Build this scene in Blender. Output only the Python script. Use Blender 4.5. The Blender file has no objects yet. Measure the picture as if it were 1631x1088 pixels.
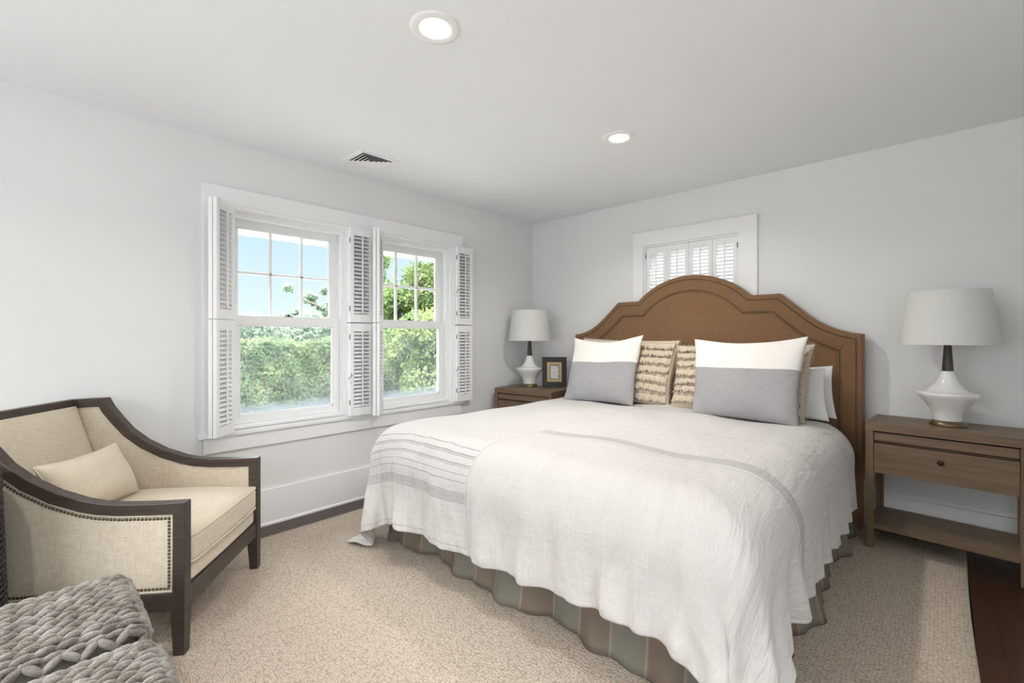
import bpy, bmesh, math, random
import numpy as np
from mathutils import Vector, Matrix

scene = bpy.context.scene
COL = scene.collection
PI = math.pi
R = math.radians

# ------------------------------------------------------------------ camera
cam_d = bpy.data.cameras.new('camera')
cam = bpy.data.objects.new('camera', cam_d)
COL.objects.link(cam)
cam_d.sensor_fit = 'HORIZONTAL'
cam_d.sensor_width = 36.0
cam_d.lens = 727.0 / 1631.0 * 36.0
cam_d.shift_y = -9.5 / 1631.0
cam_d.clip_start = 0.02
cam_d.clip_end = 300
cam.location = (3.223, -3.752, 1.24)
cam.rotation_euler = (PI / 2, 0, R(43.23))
scene.camera = cam

# ------------------------------------------------------------------ colour management
vs = scene.view_settings
vs.view_transform = 'Standard'
vs.look = 'None'
vs.gamma = 1.0
vs.use_curve_mapping = False
vs.exposure = 0.07

# ------------------------------------------------------------------ world (hazy blue summer sky)
world = bpy.data.worlds.new('sky')
scene.world = world
world.use_nodes = True
wn = world.node_tree
wn.nodes.clear()
w_out = wn.nodes.new('ShaderNodeOutputWorld')
w_bg = wn.nodes.new('ShaderNodeBackground')
w_tc = wn.nodes.new('ShaderNodeTexCoord')
w_sep = wn.nodes.new('ShaderNodeSeparateXYZ')
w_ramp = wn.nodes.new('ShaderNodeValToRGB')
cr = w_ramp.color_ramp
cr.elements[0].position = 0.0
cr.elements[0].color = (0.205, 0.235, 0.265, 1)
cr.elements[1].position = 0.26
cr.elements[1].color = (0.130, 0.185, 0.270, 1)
e = cr.elements.new(0.44); e.color = (3.2, 3.3, 3.45, 1)      # sky above the window view, made extra bright to light the room
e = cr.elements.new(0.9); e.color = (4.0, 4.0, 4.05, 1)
wn.links.new(w_tc.outputs['Generated'], w_sep.inputs[0])
wn.links.new(w_sep.outputs['Z'], w_ramp.inputs[0])
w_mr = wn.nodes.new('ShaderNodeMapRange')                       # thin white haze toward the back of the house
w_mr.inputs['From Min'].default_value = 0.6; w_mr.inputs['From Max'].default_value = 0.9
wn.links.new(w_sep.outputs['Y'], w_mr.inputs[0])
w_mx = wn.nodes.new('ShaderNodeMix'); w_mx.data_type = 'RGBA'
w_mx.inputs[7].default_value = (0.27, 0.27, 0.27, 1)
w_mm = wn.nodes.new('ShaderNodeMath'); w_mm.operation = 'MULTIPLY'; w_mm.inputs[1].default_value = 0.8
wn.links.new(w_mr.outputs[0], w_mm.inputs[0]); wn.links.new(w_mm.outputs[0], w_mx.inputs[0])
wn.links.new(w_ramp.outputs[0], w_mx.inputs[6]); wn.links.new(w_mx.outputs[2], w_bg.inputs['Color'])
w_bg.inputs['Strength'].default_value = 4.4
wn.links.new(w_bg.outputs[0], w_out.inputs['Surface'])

# ------------------------------------------------------------------ sun (on the garden; it stands on the far side of the house)
sd = bpy.data.lights.new('sun', 'SUN')
sun = bpy.data.objects.new('sun', sd)
COL.objects.link(sun)
sd.energy = 2.0
sd.angle = R(1.0)
sd.color = (1.0, 0.95, 0.86)
sun.rotation_euler = Vector((-0.42, 0.55, -0.72)).to_track_quat('-Z', 'Y').to_euler()

# ------------------------------------------------------------------ unseen fill lamps added behind the camera, tilted up like bounced flash
def area(name, loc, to, sx, sy, power, color=(1, 1, 1)):
    l = bpy.data.lights.new(name, 'AREA')
    l.shape = 'RECTANGLE'
    l.size, l.size_y = sx, sy
    l.energy = power
    l.color = color
    o = bpy.data.objects.new(name, l)
    COL.objects.link(o)
    o.location = loc
    o.rotation_euler = (Vector(to) - Vector(loc)).to_track_quat('-Z', 'Z').to_euler()
    return o
area('fill_front', (1.7, -5.72, 1.40), (1.7, 0, 4.8), 1.9, 1.3, 32, (0.97, 0.985, 1.0))
area('fill_side', (4.92, -3.9, 1.45), (0, -3.9, 5.8), 1.5, 1.3, 20, (0.97, 0.985, 1.0))
# sampling portals in the openings of the picture's own windows (they give no light of their own)
def portal(loc, to, sx, sy):
    o = area('sky_portal', loc, to, sx, sy, 1.0)
    o.data.cycles.is_portal = True
portal((-0.16, -2.515, 1.342), (1, -2.515, 1.342), 0.77, 1.375)
portal((-0.16, -1.535, 1.342), (1, -1.535, 1.342), 0.77, 1.375)
portal((1.70, 0.17, 1.565), (1.70, -1, 1.565), 0.79, 0.93)

# ================================================================== materials
def new_mat(name):
    m = bpy.data.materials.new(name)
    m.use_nodes = True
    nt = m.node_tree
    b = nt.nodes['Principled BSDF']
    return m, nt, b

def N(nt, typ, **kw):
    n = nt.nodes.new(typ)
    for k, v in kw.items():
        if k in n.inputs.keys() if hasattr(n.inputs, 'keys') else False:
            n.inputs[k].default_value = v
        else:
            setattr(n, k, v)
    return n

def mathn(nt, op, a, b=None, c=None, clamp=False):
    n = nt.nodes.new('ShaderNodeMath')
    n.operation = op
    n.use_clamp = clamp
    for i, v in enumerate((a, b, c)):
        if v is None:
            continue
        if isinstance(v, (int, float)):
            n.inputs[i].default_value = v
        else:
            nt.links.new(v, n.inputs[i])
    return n.outputs[0]

def coords(nt, kind='Object', scale=(1, 1, 1), rot=(0, 0, 0)):
    tc = nt.nodes.new('ShaderNodeTexCoord')
    mp = nt.nodes.new('ShaderNodeMapping')
    mp.inputs['Scale'].default_value = scale
    mp.inputs['Rotation'].default_value = rot
    nt.links.new(tc.outputs[kind], mp.inputs[0])
    return mp.outputs[0]

def noise(nt, vec, scale, detail=3, rough=0.5):
    n = nt.nodes.new('ShaderNodeTexNoise')
    n.inputs['Scale'].default_value = scale
    n.inputs['Detail'].default_value = detail
    n.inputs['Roughness'].default_value = rough
    nt.links.new(vec, n.inputs['Vector'])
    return n.outputs['Fac']

def ramp(nt, fac, stops):
    r = nt.nodes.new('ShaderNodeValToRGB')
    els = r.color_ramp.elements
    while len(els) < len(stops):
        els.new(0.5)
    for e, (p, c) in zip(els, stops):
        e.position = p
        e.color = (*c, 1) if len(c) == 3 else c
    nt.links.new(fac, r.inputs[0])
    return r.outputs[0]

def mixc(nt, fac, a, b):
    m = nt.nodes.new('ShaderNodeMix')
    m.data_type = 'RGBA'
    if isinstance(fac, (int, float)):
        m.inputs[0].default_value = fac
    else:
        nt.links.new(fac, m.inputs[0])
    for i, v in ((6, a), (7, b)):
        if isinstance(v, tuple):
            m.inputs[i].default_value = (*v, 1)
        else:
            nt.links.new(v, m.inputs[i])
    return m.outputs[2]

def bump(nt, b, h, strength=0.3, dist=0.01):
    n = nt.nodes.new('ShaderNodeBump')
    n.inputs['Strength'].default_value = strength
    n.inputs['Distance'].default_value = dist
    nt.links.new(h, n.inputs['Height'])
    nt.links.new(n.outputs[0], b.inputs['Normal'])

def plain(name, col, rough=0.5, metal=0.0, spec=0.5, var=0.0, vscale=20, bs=0.0, coat=0.0, bscale=120):
    m, nt, b = new_mat(name)
    b.inputs['Roughness'].default_value = rough
    b.inputs['Metallic'].default_value = metal
    b.inputs['Specular IOR Level'].default_value = spec
    b.inputs['Coat Weight'].default_value = coat
    v = coords(nt)
    f = noise(nt, v, vscale)
    lo = tuple(c * (1 - var) for c in col)
    hi = tuple(min(1, c * (1 + var)) for c in col)
    nt.links.new(ramp(nt, f, [(0.3, lo), (0.7, hi)]), b.inputs['Base Color'])
    if bs:
        bump(nt, b, noise(nt, v, bscale, 4), bs, 0.002)
    return m

def woven(name, c1, c2, scale=600, bs=0.4, kind='Object', slub=0.5):
    """plain weave: two crossed thread directions with slubs"""
    m, nt, b = new_mat(name)
    b.inputs['Roughness'].default_value = 0.9
    b.inputs['Specular IOR Level'].default_value = 0.15
    b.inputs['Sheen Weight'].default_value = 0.25
    s = scale / 100.0
    fs = []
    for sc in ((3, 60, 60), (60, 3, 60), (60, 60, 3)):
        v = coords(nt, kind, tuple(x * s for x in sc))
        fs.append(noise(nt, v, 1.0, 2))
    a = mathn(nt, 'ADD', mathn(nt, 'ADD', fs[0], fs[1]), fs[2])
    a = mathn(nt, 'MULTIPLY', a, 1 / 3.0)
    v = coords(nt, kind)
    big = noise(nt, v, 4, 2)
    t = mathn(nt, 'ADD', mathn(nt, 'MULTIPLY', mathn(nt, 'SUBTRACT', a, 0.5), 3.2), 0.5)
    t = mathn(nt, 'ADD', t, mathn(nt, 'MULTIPLY', mathn(nt, 'SUBTRACT', big, 0.5), slub), clamp=True)
    nt.links.new(mixc(nt, t, c1, c2), b.inputs['Base Color'])
    bump(nt, b, a, bs, 0.002)
    return m

def wood(name, c1, c2, axis='X', scale=1.0, rough=0.45, contrast=1.0, spec=0.4):
    m, nt, b = new_mat(name)
    b.inputs['Roughness'].default_value = rough
    b.inputs['Specular IOR Level'].default_value = spec
    sc = {'X': (1.2, 22, 22), 'Y': (22, 1.2, 22), 'Z': (22, 22, 1.2)}[axis]
    v = coords(nt, 'Object', tuple(x * scale for x in sc))
    f = noise(nt, v, 2.2, 6, 0.62)
    f2 = noise(nt, v, 9, 3)
    t = mathn(nt, 'ADD', mathn(nt, 'MULTIPLY', f, 0.75), mathn(nt, 'MULTIPLY', f2, 0.25))
    nt.links.new(ramp(nt, t, [(0.32, c1), (0.66, c2)]), b.inputs['Base Color'])
    bump(nt, b, t, 0.12, 0.001)
    return m

M = {}
M['wall'] = plain('wall_paint', (0.822, 0.826, 0.820), 0.75, spec=0.2, var=0.008, vscale=1.5, bs=0.05, bscale=60)
M['ceiling'] = plain('ceiling_paint', (0.91, 0.925, 0.94), 0.85, spec=0.1, var=0.005, vscale=1.2)
M['trim'] = plain('trim_paint', (0.92, 0.92, 0.92), 0.38, spec=0.4, var=0.01, vscale=3)
M['shutter'] = plain('shutter_paint', (0.92, 0.92, 0.92), 0.4, spec=0.4, var=0.01, vscale=6)
M['sash'] = plain('sash_paint', (0.92, 0.92, 0.92), 0.35, spec=0.4, var=0.01)
M['iron'] = plain('dark_iron', (0.03, 0.027, 0.025), 0.45, 0.7)
M['frame_wood'] = wood('espresso_wood', (0.038, 0.027, 0.022), (0.082, 0.061, 0.050), 'X', 1.2, 0.36)
M['night_wood'] = wood('weathered_brown_wood', (0.130, 0.083, 0.048), (0.215, 0.148, 0.092), 'X', 0.8, 0.45)
M['night_wood_v'] = wood('weathered_brown_wood_upright', (0.130, 0.083, 0.048), (0.215, 0.148, 0.092), 'Z', 0.8, 0.45)
M['knob'] = plain('dark_bronze_knob', (0.045, 0.032, 0.022), 0.4, 0.8)
M['chair_fabric'] = woven('oatmeal_linen', (0.50, 0.41, 0.29), (0.78, 0.70, 0.58), 900, 0.5, slub=0.2)
M['chair_welt'] = woven('oatmeal_welt', (0.58, 0.49, 0.37), (0.78, 0.70, 0.58), 520, 0.4)
M['hb_fabric'] = woven('caramel_linen', (0.165, 0.088, 0.044), (0.29, 0.165, 0.088), 900, 0.5, slub=0.15)
M['nail'] = plain('antique_nail', (0.15, 0.115, 0.08), 0.30, 0.9)
M['ceramic'] = plain('white_ceramic', (0.86, 0.855, 0.84), 0.12, spec=0.6, coat=0.6, var=0.01)
M['bronze'] = plain('aged_bronze', (0.20, 0.15, 0.09), 0.35, 0.85, var=0.2, vscale=30)
M['bronze_dark'] = wood('dark_bronze_neck', (0.045, 0.036, 0.026), (0.09, 0.072, 0.05), 'Z', 1.0, 0.4)
M['black_frame'] = plain('black_lacquer', (0.014, 0.013, 0.013), 0.3, var=0.2)
M['gold_frame'] = plain('antique_gold', (0.42, 0.30, 0.17), 0.45, 0.6, var=0.25, vscale=90, bs=0.3)
M['dark_wicker'] = plain('black_brown_cord', (0.022, 0.018, 0.016), 0.55, var=0.4, vscale=60)
M['white_linen'] = woven('white_linen', (0.78, 0.75, 0.70), (0.90, 0.88, 0.85), 420, 0.35, slub=0.2)
M['sheet'] = plain('white_cotton', (0.84, 0.84, 0.83), 0.85, spec=0.15, var=0.01)
M['ruffle'] = woven('cream_gauze', (0.54, 0.44, 0.32), (0.72, 0.63, 0.51), 300, 0.5, slub=0.3)
M['duvet'] = woven('pale_linen_duvet', (0.66, 0.62, 0.57), (0.78, 0.75, 0.71), 300, 0.3)
M['dark'] = plain('duct_shade_black', (0.02, 0.02, 0.02), 0.8)
M['outside_white'] = plain('exterior_white', (0.80, 0.80, 0.79), 0.6)

# lamp shade: thin linen that lets some light through
m, nt, b = new_mat('lamp_shade_linen')
b.inputs['Base Color'].default_value = (0.93, 0.925, 0.91, 1)
b.inputs['Roughness'].default_value = 0.85
b.inputs['Specular IOR Level'].default_value = 0.1
tr = nt.nodes.new('ShaderNodeBsdfTranslucent')
tr.inputs[0].default_value = (0.9, 0.89, 0.87, 1)
mx = nt.nodes.new('ShaderNodeMixShader')
mx.inputs[0].default_value = 0.35
nt.links.new(b.outputs[0], mx.inputs[1]); nt.links.new(tr.outputs[0], mx.inputs[2])
nt.links.new(mx.outputs[0], nt.nodes['Material Output'].inputs[0])
bump(nt, b, noise(nt, coords(nt, 'Object', (400, 400, 60)), 1, 2), 0.15, 0.001)
M['shade'] = m

def glass_mat(name, dust):
    m, nt, b = new_mat(name)
    nt.nodes.remove(b)
    out = nt.nodes['Material Output']
    t = nt.nodes.new('ShaderNodeBsdfTransparent')
    t.inputs[0].default_value = (0.97, 0.985, 0.98, 1)
    g = nt.nodes.new('ShaderNodeBsdfGlossy')
    g.inputs['Roughness'].default_value = 0.03
    fr = nt.nodes.new('ShaderNodeFresnel')
    fr.inputs[0].default_value = 1.35
    mx = nt.nodes.new('ShaderNodeMixShader')
    nt.links.new(mathn(nt, 'MULTIPLY', fr.outputs[0], 0.5), mx.inputs[0])
    nt.links.new(t.outputs[0], mx.inputs[1]); nt.links.new(g.outputs[0], mx.inputs[2])
    last = mx.outputs[0]
    if dust > 0:
        # dried rain streaks and grime, thickest along the bottom edge of the pane
        d = nt.nodes.new('ShaderNodeBsdfDiffuse')
        d.inputs[0].default_value = (0.50, 0.54, 0.58, 1)
        d2 = nt.nodes.new('ShaderNodeBsdfTranslucent')
        d2.inputs[0].default_value = (0.32, 0.35, 0.38, 1)
        ds = nt.nodes.new('ShaderNodeMixShader')
        nt.links.new(d.outputs[0], ds.inputs[1]); nt.links.new(d2.outputs[0], ds.inputs[2])
        v = coords(nt, 'Object', (1, 90, 2.5))
        streak = noise(nt, v, 1.5, 4, 0.7)
        v2 = coords(nt, 'Object', (1, 1, 1))
        spots = noise(nt, v2, 130, 3, 0.7)
        cloud = noise(nt, v2, 5, 3)
        s = mathn(nt, 'MULTIPLY', mathn(nt, 'SUBTRACT', streak, 0.52), 3.2, clamp=True)
        s2 = mathn(nt, 'MULTIPLY', mathn(nt, 'SUBTRACT', spots, 0.62), 4.0, clamp=True)
        tc = nt.nodes.new('ShaderNodeTexCoord'); sp = nt.nodes.new('ShaderNodeSeparateXYZ')
        nt.links.new(tc.outputs['Object'], sp.inputs[0])
        low = mathn(nt, 'MULTIPLY', mathn(nt, 'SUBTRACT', 0.075, sp.outputs['Z']), 11.0, clamp=True)
        low = mathn(nt, 'MULTIPLY', low, mathn(nt, 'ADD', 0.25, cloud), clamp=True)
        f = mathn(nt, 'ADD', mathn(nt, 'MULTIPLY', s, 0.35), mathn(nt, 'MULTIPLY', s2, 0.45))
        f = mathn(nt, 'ADD', f, mathn(nt, 'MULTIPLY', cloud, 0.25))
        f = mathn(nt, 'MULTIPLY', f, dust)
        f = mathn(nt, 'ADD', f, mathn(nt, 'MULTIPLY', low, 0.85), clamp=True)
        m2 = nt.nodes.new('ShaderNodeMixShader')
        nt.links.new(f, m2.inputs[0])
        nt.links.new(last, m2.inputs[1]); nt.links.new(ds.outputs[0], m2.inputs[2])
        last = m2.outputs[0]
    nt.links.new(last, out.inputs[0])
    return m
M['glass'] = glass_mat('window_glass', 0.0)
M['glass_dusty'] = glass_mat('rain_streaked_glass', 0.7)

# emissive lens of the recessed lights
m, nt, b = new_mat('light_lens')
b.inputs['Base Color'].default_value = (0.9, 0.9, 0.9, 1)
b.inputs['Emission Color'].default_value = (1, 0.97, 0.92, 1)
b.inputs['Emission Strength'].default_value = 5.0
M['lens'] = m

# floor planks
m, nt, b = new_mat('dark_plank_floor')
v = coords(nt, 'Object', (1, 1, 1), (0, 0, PI / 2))
br = nt.nodes.new('ShaderNodeTexBrick')
br.offset = 0.37
br.inputs['Scale'].default_value = 1.0
br.inputs['Brick Width'].default_value = 1.9
br.inputs['Row Height'].default_value = 0.083
br.inputs['Mortar Size'].default_value = 0.0016
br.inputs['Color1'].default_value = (0.026, 0.011, 0.006, 1)
br.inputs['Color2'].default_value = (0.048, 0.020, 0.010, 1)
br.inputs['Mortar'].default_value = (0.006, 0.003, 0.002, 1)
nt.links.new(v, br.inputs['Vector'])
g = noise(nt, coords(nt, 'Object', (40, 2.0, 40)), 1.0, 6, 0.65)
nt.links.new(mixc(nt, mathn(nt, 'MULTIPLY', g, 0.65), br.outputs['Color'], (0.06, 0.028, 0.015)), b.inputs['Base Color'])
b.inputs['Roughness'].default_value = 0.32
bump(nt, b, mathn(nt, 'SUBTRACT', mathn(nt, 'MULTIPLY', g, 0.2), br.outputs['Fac']), 0.25, 0.002)
M['floor'] = m

# sisal rug : bouclé rows of small loops
m, nt, b = new_mat('looped_sisal')
b.inputs['Roughness'].default_value = 0.95
b.inputs['Specular IOR Level'].default_value = 0.08
vv = coords(nt, 'Object')
nz = nt.nodes.new('ShaderNodeTexNoise'); nz.inputs['Scale'].default_value = 9
nt.links.new(vv, nz.inputs['Vector'])
ma = nt.nodes.new('ShaderNodeVectorMath'); ma.operation = 'SCALE'; ma.inputs['Scale'].default_value = 0.02
nt.links.new(nz.outputs['Color'], ma.inputs[0])
ad = nt.nodes.new('ShaderNodeVectorMath'); ad.operation = 'ADD'
nt.links.new(vv, ad.inputs[0]); nt.links.new(ma.outputs[0], ad.inputs[1])
mp = nt.nodes.new('ShaderNodeMapping'); mp.inputs['Scale'].default_value = (75, 120, 1)
mp.inputs['Rotation'].default_value = (0, 0, 0.0)
nt.links.new(ad.outputs[0], mp.inputs[0])
vo = nt.nodes.new('ShaderNodeTexVoronoi'); vo.feature = 'F1'; vo.inputs['Scale'].default_value = 1.0
vo.inputs['Randomness'].default_value = 0.55
nt.links.new(mp.outputs[0], vo.inputs['Vector'])
fib = noise(nt, vv, 420, 2)
big = noise(nt, vv, 3.0, 3)
h = mathn(nt, 'SUBTRACT', 1.0, vo.outputs['Distance'])
colv = mathn(nt, 'ADD', mathn(nt, 'MULTIPLY', h, 1.25), mathn(nt, 'MULTIPLY', mathn(nt, 'SUBTRACT', fib, 0.5), 0.7))
rc = ramp(nt, colv, [(0.15, (0.29, 0.235, 0.185)), (0.60, (0.50, 0.42, 0.345)), (1.0, (0.64, 0.56, 0.475))])
nt.links.new(mixc(nt, mathn(nt, 'MULTIPLY', big, 0.25), rc, (0.48, 0.39, 0.30)), b.inputs['Base Color'])
bump(nt, b, mathn(nt, 'ADD', h, mathn(nt, 'MULTIPLY', fib, 0.25)), 0.9, 0.006)
M['rug'] = m

# knitted wool
m, nt, b = new_mat('grey_knit_wool')
b.inputs['Roughness'].default_value = 0.95
b.inputs['Specular IOR Level'].default_value = 0.08
b.inputs['Sheen Weight'].default_value = 0.4
vv = coords(nt, 'Object')
f1 = noise(nt, vv, 16, 3, 0.6)
f2 = noise(nt, coords(nt, 'Object', (500, 220, 500), (0.3, 0.2, 0.5)), 1, 3)
t = mathn(nt, 'ADD', mathn(nt, 'MULTIPLY', f1, 0.6), mathn(nt, 'MULTIPLY', f2, 0.4))
nt.links.new(ramp(nt, t, [(0.34, (0.10, 0.080, 0.064)), (0.5, (0.27, 0.235, 0.20)), (0.66, (0.43, 0.40, 0.37))]), b.inputs['Base Color'])
bump(nt, b, f2, 0.8, 0.006)
M['wool'] = m

# two-tone cushion : white top, grey-blue bottom, split by UV
m, nt, b = new_mat('two_tone_linen')
b.inputs['Roughness'].default_value = 0.9
b.inputs['Specular IOR Level'].default_value = 0.12
uv = nt.nodes.new('ShaderNodeTexCoord'); sp = nt.nodes.new('ShaderNodeSeparateXYZ')
nt.links.new(uv.outputs['UV'], sp.inputs[0])
thr = nt.nodes.new('ShaderNodeMath'); thr.operation = 'GREATER_THAN'
nt.links.new(sp.outputs['Y'], thr.inputs[0]); thr.inputs[1].default_value = 0.600
w1 = noise(nt, coords(nt, 'UV', (10, 260, 1)), 1, 4, 0.7)
w2 = noise(nt, coords(nt, 'UV', (260, 10, 1)), 1, 4, 0.7)
w = mathn(nt, 'ADD', mathn(nt, 'MULTIPLY', w1, 0.65), mathn(nt, 'MULTIPLY', w2, 0.35))
gr = ramp(nt, w, [(0.36, (0.300, 0.295, 0.298)), (0.64, (0.455, 0.45, 0.452))])
wh = ramp(nt, w, [(0.3, (0.80, 0.765, 0.71)), (0.7, (0.89, 0.865, 0.83))])
nt.links.new(mixc(nt, thr.outputs[0], gr, wh), b.inputs['Base Color'])
bump(nt, b, w, 0.3, 0.002)
M['two_tone'] = m

# coverlet : white crinkled linen with woven stripes. UV = rest position in metres
m, nt, b = new_mat('striped_linen_coverlet')
b.inputs['Roughness'].default_value = 0.85
b.inputs['Specular IOR Level'].default_value = 0.12
b.inputs['Sheen Weight'].default_value = 0.15
uv = nt.nodes.new('ShaderNodeTexCoord'); sp = nt.nodes.new('ShaderNodeSeparateXYZ')
nt.links.new(uv.outputs['UV'], sp.inputs[0])
U_, V_ = sp.outputs['X'], sp.outputs['Y']
def band(x, c, hw):
    return mathn(nt, 'LESS_THAN', mathn(nt, 'ABSOLUTE', mathn(nt, 'SUBTRACT', x, c)), hw)
def maxn(a, b_): return mathn(nt, 'MAXIMUM', a, b_)
SEAM = 1.635
left = mathn(nt, 'LESS_THAN', U_, SEAM - 0.008)
right = mathn(nt, 'GREATER_THAN', U_, SEAM + 0.008)
# V runs from the pillow end (0) to the foot hem (2.6): see coverlet code. S = metres from the foot hem
S_ = V_
lines = None
for c, hw in ((0.475, .0028), (0.438, .0035), (0.428, .0022), (0.392, .0025), (0.384, .0015), (0.352, .0015), (0.322, .0018), (0.030, .0016)):
    q = band(S_, c, hw)
    lines = q if lines is None else maxn(lines, q)
dense = mathn(nt, 'MULTIPLY', band(S_, 0.252, 0.027), mathn(nt, 'GREATER_THAN', mathn(nt, 'SINE', mathn(nt, 'MULTIPLY', S_, 2 * PI / 0.0088)), 0.1))
lines = maxn(lines, dense)
extraL = maxn(band(S_, 2.07, .018), band(S_, 1.80, .0016))
leftm = mathn(nt, 'MULTIPLY', left, maxn(lines, extraL))
slub = noise(nt, coords(nt, 'UV', (9, 330, 1)), 1, 4, 0.75)
sl = mathn(nt, 'ADD', 0.55, mathn(nt, 'MULTIPLY', mathn(nt, 'SUBTRACT', slub, 0.5), 1.6), clamp=True)
rband = mathn(nt, 'MULTIPLY', band(S_, 0.905, 0.040), sl)
rl = maxn(band(S_, 0.835, .0016), band(S_, 1.36, .0018))
for c in (1.98, 2.00, 2.03, 2.045, 2.09):
    rl = maxn(rl, mathn(nt, 'MULTIPLY', band(S_, c, .003), 0.8))
rightm = mathn(nt, 'MULTIPLY', right, maxn(rband, rl))
seam = band(U_, SEAM, 0.0016)
stripe = maxn(maxn(leftm, rightm), mathn(nt, 'MULTIPLY', seam, 0.8))
th1 = noise(nt, coords(nt, 'UV', (6, 400, 1)), 1, 3, 0.7)
th2 = noise(nt, coords(nt, 'UV', (400, 6, 1)), 1, 3, 0.7)
th = mathn(nt, 'ADD', th1, th2)
tone = noise(nt, coords(nt, 'UV', (1, 1, 1)), 1.6, 2)
base = mixc(nt, mathn(nt, 'MULTIPLY', mathn(nt, 'SUBTRACT', th, 0.7), 1.6, clamp=True), (0.66, 0.63, 0.61), (0.76, 0.745, 0.735))
base = mixc(nt, mathn(nt, 'MULTIPLY', tone, 0.5), base, (0.71, 0.665, 0.63))
nt.links.new(mixc(nt, mathn(nt, 'MULTIPLY', stripe, 0.85), base, (0.34, 0.325, 0.33)), b.inputs['Base Color'])
c1 = noise(nt, coords(nt, 'UV', (30, 8, 1)), 1, 5, 0.65)
c2 = noise(nt, coords(nt, 'UV', (7, 30, 1)), 1, 4, 0.6)
c3 = noise(nt, coords(nt, 'UV', (11, 2.6, 1)), 1, 3, 0.55)
hh = mathn(nt, 'ADD', mathn(nt, 'ADD', mathn(nt, 'ADD', mathn(nt, 'MULTIPLY', c1, 1.0), mathn(nt, 'MULTIPLY', c3, 1.2)), mathn(nt, 'MULTIPLY', c2, 0.3)), mathn(nt, 'MULTIPLY', th, 0.05))
hh = mathn(nt, 'SUBTRACT', hh, mathn(nt, 'MULTIPLY', seam, 0.15))
bump(nt, b, hh, 0.85, 0.016)
tl = nt.nodes.new('ShaderNodeBsdfTranslucent')
tl.inputs[0].default_value = (0.85, 0.82, 0.79, 1)
mx = nt.nodes.new('ShaderNodeMixShader'); mx.inputs[0].default_value = 0.12
nt.links.new(b.outputs[0], mx.inputs[1]); nt.links.new(tl.outputs[0], mx.inputs[2])
nt.links.new(mx.outputs[0], nt.nodes['Material Output'].inputs[0])
M['coverlet'] = m

# bed skirt : broad taupe and grey-green stripes (UV.x in metres along the hem)
m, nt, b = new_mat('striped_skirt_cloth')
b.inputs['Roughness'].default_value = 0.9
b.inputs['Specular IOR Level'].default_value = 0.1
uv = nt.nodes.new('ShaderNodeTexCoord'); sp = nt.nodes.new('ShaderNodeSeparateXYZ')
nt.links.new(uv.outputs['UV'], sp.inputs[0])
ph = mathn(nt, 'FRACT', mathn(nt, 'DIVIDE', sp.outputs['X'], 0.30))
st = ramp(nt, ph, [(0.0, (0.34, 0.29, 0.22)), (0.035, (0.200, 0.188, 0.155)), (0.50, (0.200, 0.188, 0.155)), (0.515, (0.34, 0.29, 0.22)), (0.55, (0.190, 0.152, 0.118)), (0.985, (0.190, 0.152, 0.118))])
nt.links.new(st, b.inputs['Base Color'])
nt.nodes[-1]
bump(nt, b, noise(nt, coords(nt, 'UV', (300, 300, 1)), 1, 2), 0.2, 0.001)
M['skirt'] = m

# picture print
m, nt, b = new_mat('faded_print')
v = coords(nt, 'Object')
nt.links.new(ramp(nt, noise(nt, v, 60, 4, 0.7), [(0.35, (0.46, 0.40, 0.43)), (0.62, (0.74, 0.72, 0.72))]), b.inputs['Base Color'])
b.inputs['Roughness'].default_value = 0.5
M['print'] = m

def leaf_mat(name, dark, mid, light):
    m, nt, b = new_mat(name)
    b.inputs['Roughness'].default_value = 0.55
    b.inputs['Specular IOR Level'].default_value = 0.25
    v = coords(nt)
    f = mathn(nt, 'ADD', mathn(nt, 'MULTIPLY', noise(nt, v, 2.2, 2), 0.5), mathn(nt, 'MULTIPLY', noise(nt, v, 45, 2), 0.5))
    c = ramp(nt, f, [(0.36, dark), (0.5, mid), (0.64, light)])
    nt.links.new(c, b.inputs['Base Color'])
    t = nt.nodes.new('ShaderNodeBsdfTranslucent')
    nt.links.new(c, t.inputs[0])
    mx = nt.nodes.new('ShaderNodeMixShader'); mx.inputs[0].default_value = 0.4
    nt.links.new(b.outputs[0], mx.inputs[1]); nt.links.new(t.outputs[0], mx.inputs[2])
    nt.links.new(mx.outputs[0], nt.nodes['Material Output'].inputs[0])
    return m
M['hedge'] = leaf_mat('hedge_leaf', (0.07, 0.115, 0.05), (0.13, 0.19, 0.08), (0.25, 0.30, 0.15))
M['leaf'] = leaf_mat('tree_leaf', (0.06, 0.11, 0.035), (0.15, 0.22, 0.075), (0.34, 0.38, 0.17))
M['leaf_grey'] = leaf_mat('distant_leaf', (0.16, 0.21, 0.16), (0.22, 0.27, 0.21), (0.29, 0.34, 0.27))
M['bark'] = plain('bark', (0.16, 0.125, 0.10), 0.9, var=0.3, vscale=30)
M['hedge_core'] = plain('hedge_twigs', (0.06, 0.10, 0.045), 0.95, var=0.4, vscale=18)
M['bounce_ground'] = plain('pale_bounce_ground', (0.34, 0.33, 0.31), 0.95, var=0.15, vscale=60)  # pale tone chosen to reflect light up under the eave
M['lawn'] = plain('lawn_green', (0.10, 0.17, 0.05), 0.95, var=0.3, vscale=5)

# ================================================================== mesh helpers
def tag(o, label=None, cat=None, group=None, kind=None):
    if label: o['label'] = label
    if cat: o['category'] = cat
    if group: o['group'] = group
    if kind: o['kind'] = kind
    return o

def empty(name, loc=(0, 0, 0), rz=0.0, parent=None):
    o = bpy.data.objects.new(name, None)
    o.empty_display_size = 0.1
    COL.objects.link(o)
    o.location = loc
    o.rotation_euler = (0, 0, rz)
    if parent: o.parent = parent
    return o

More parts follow.
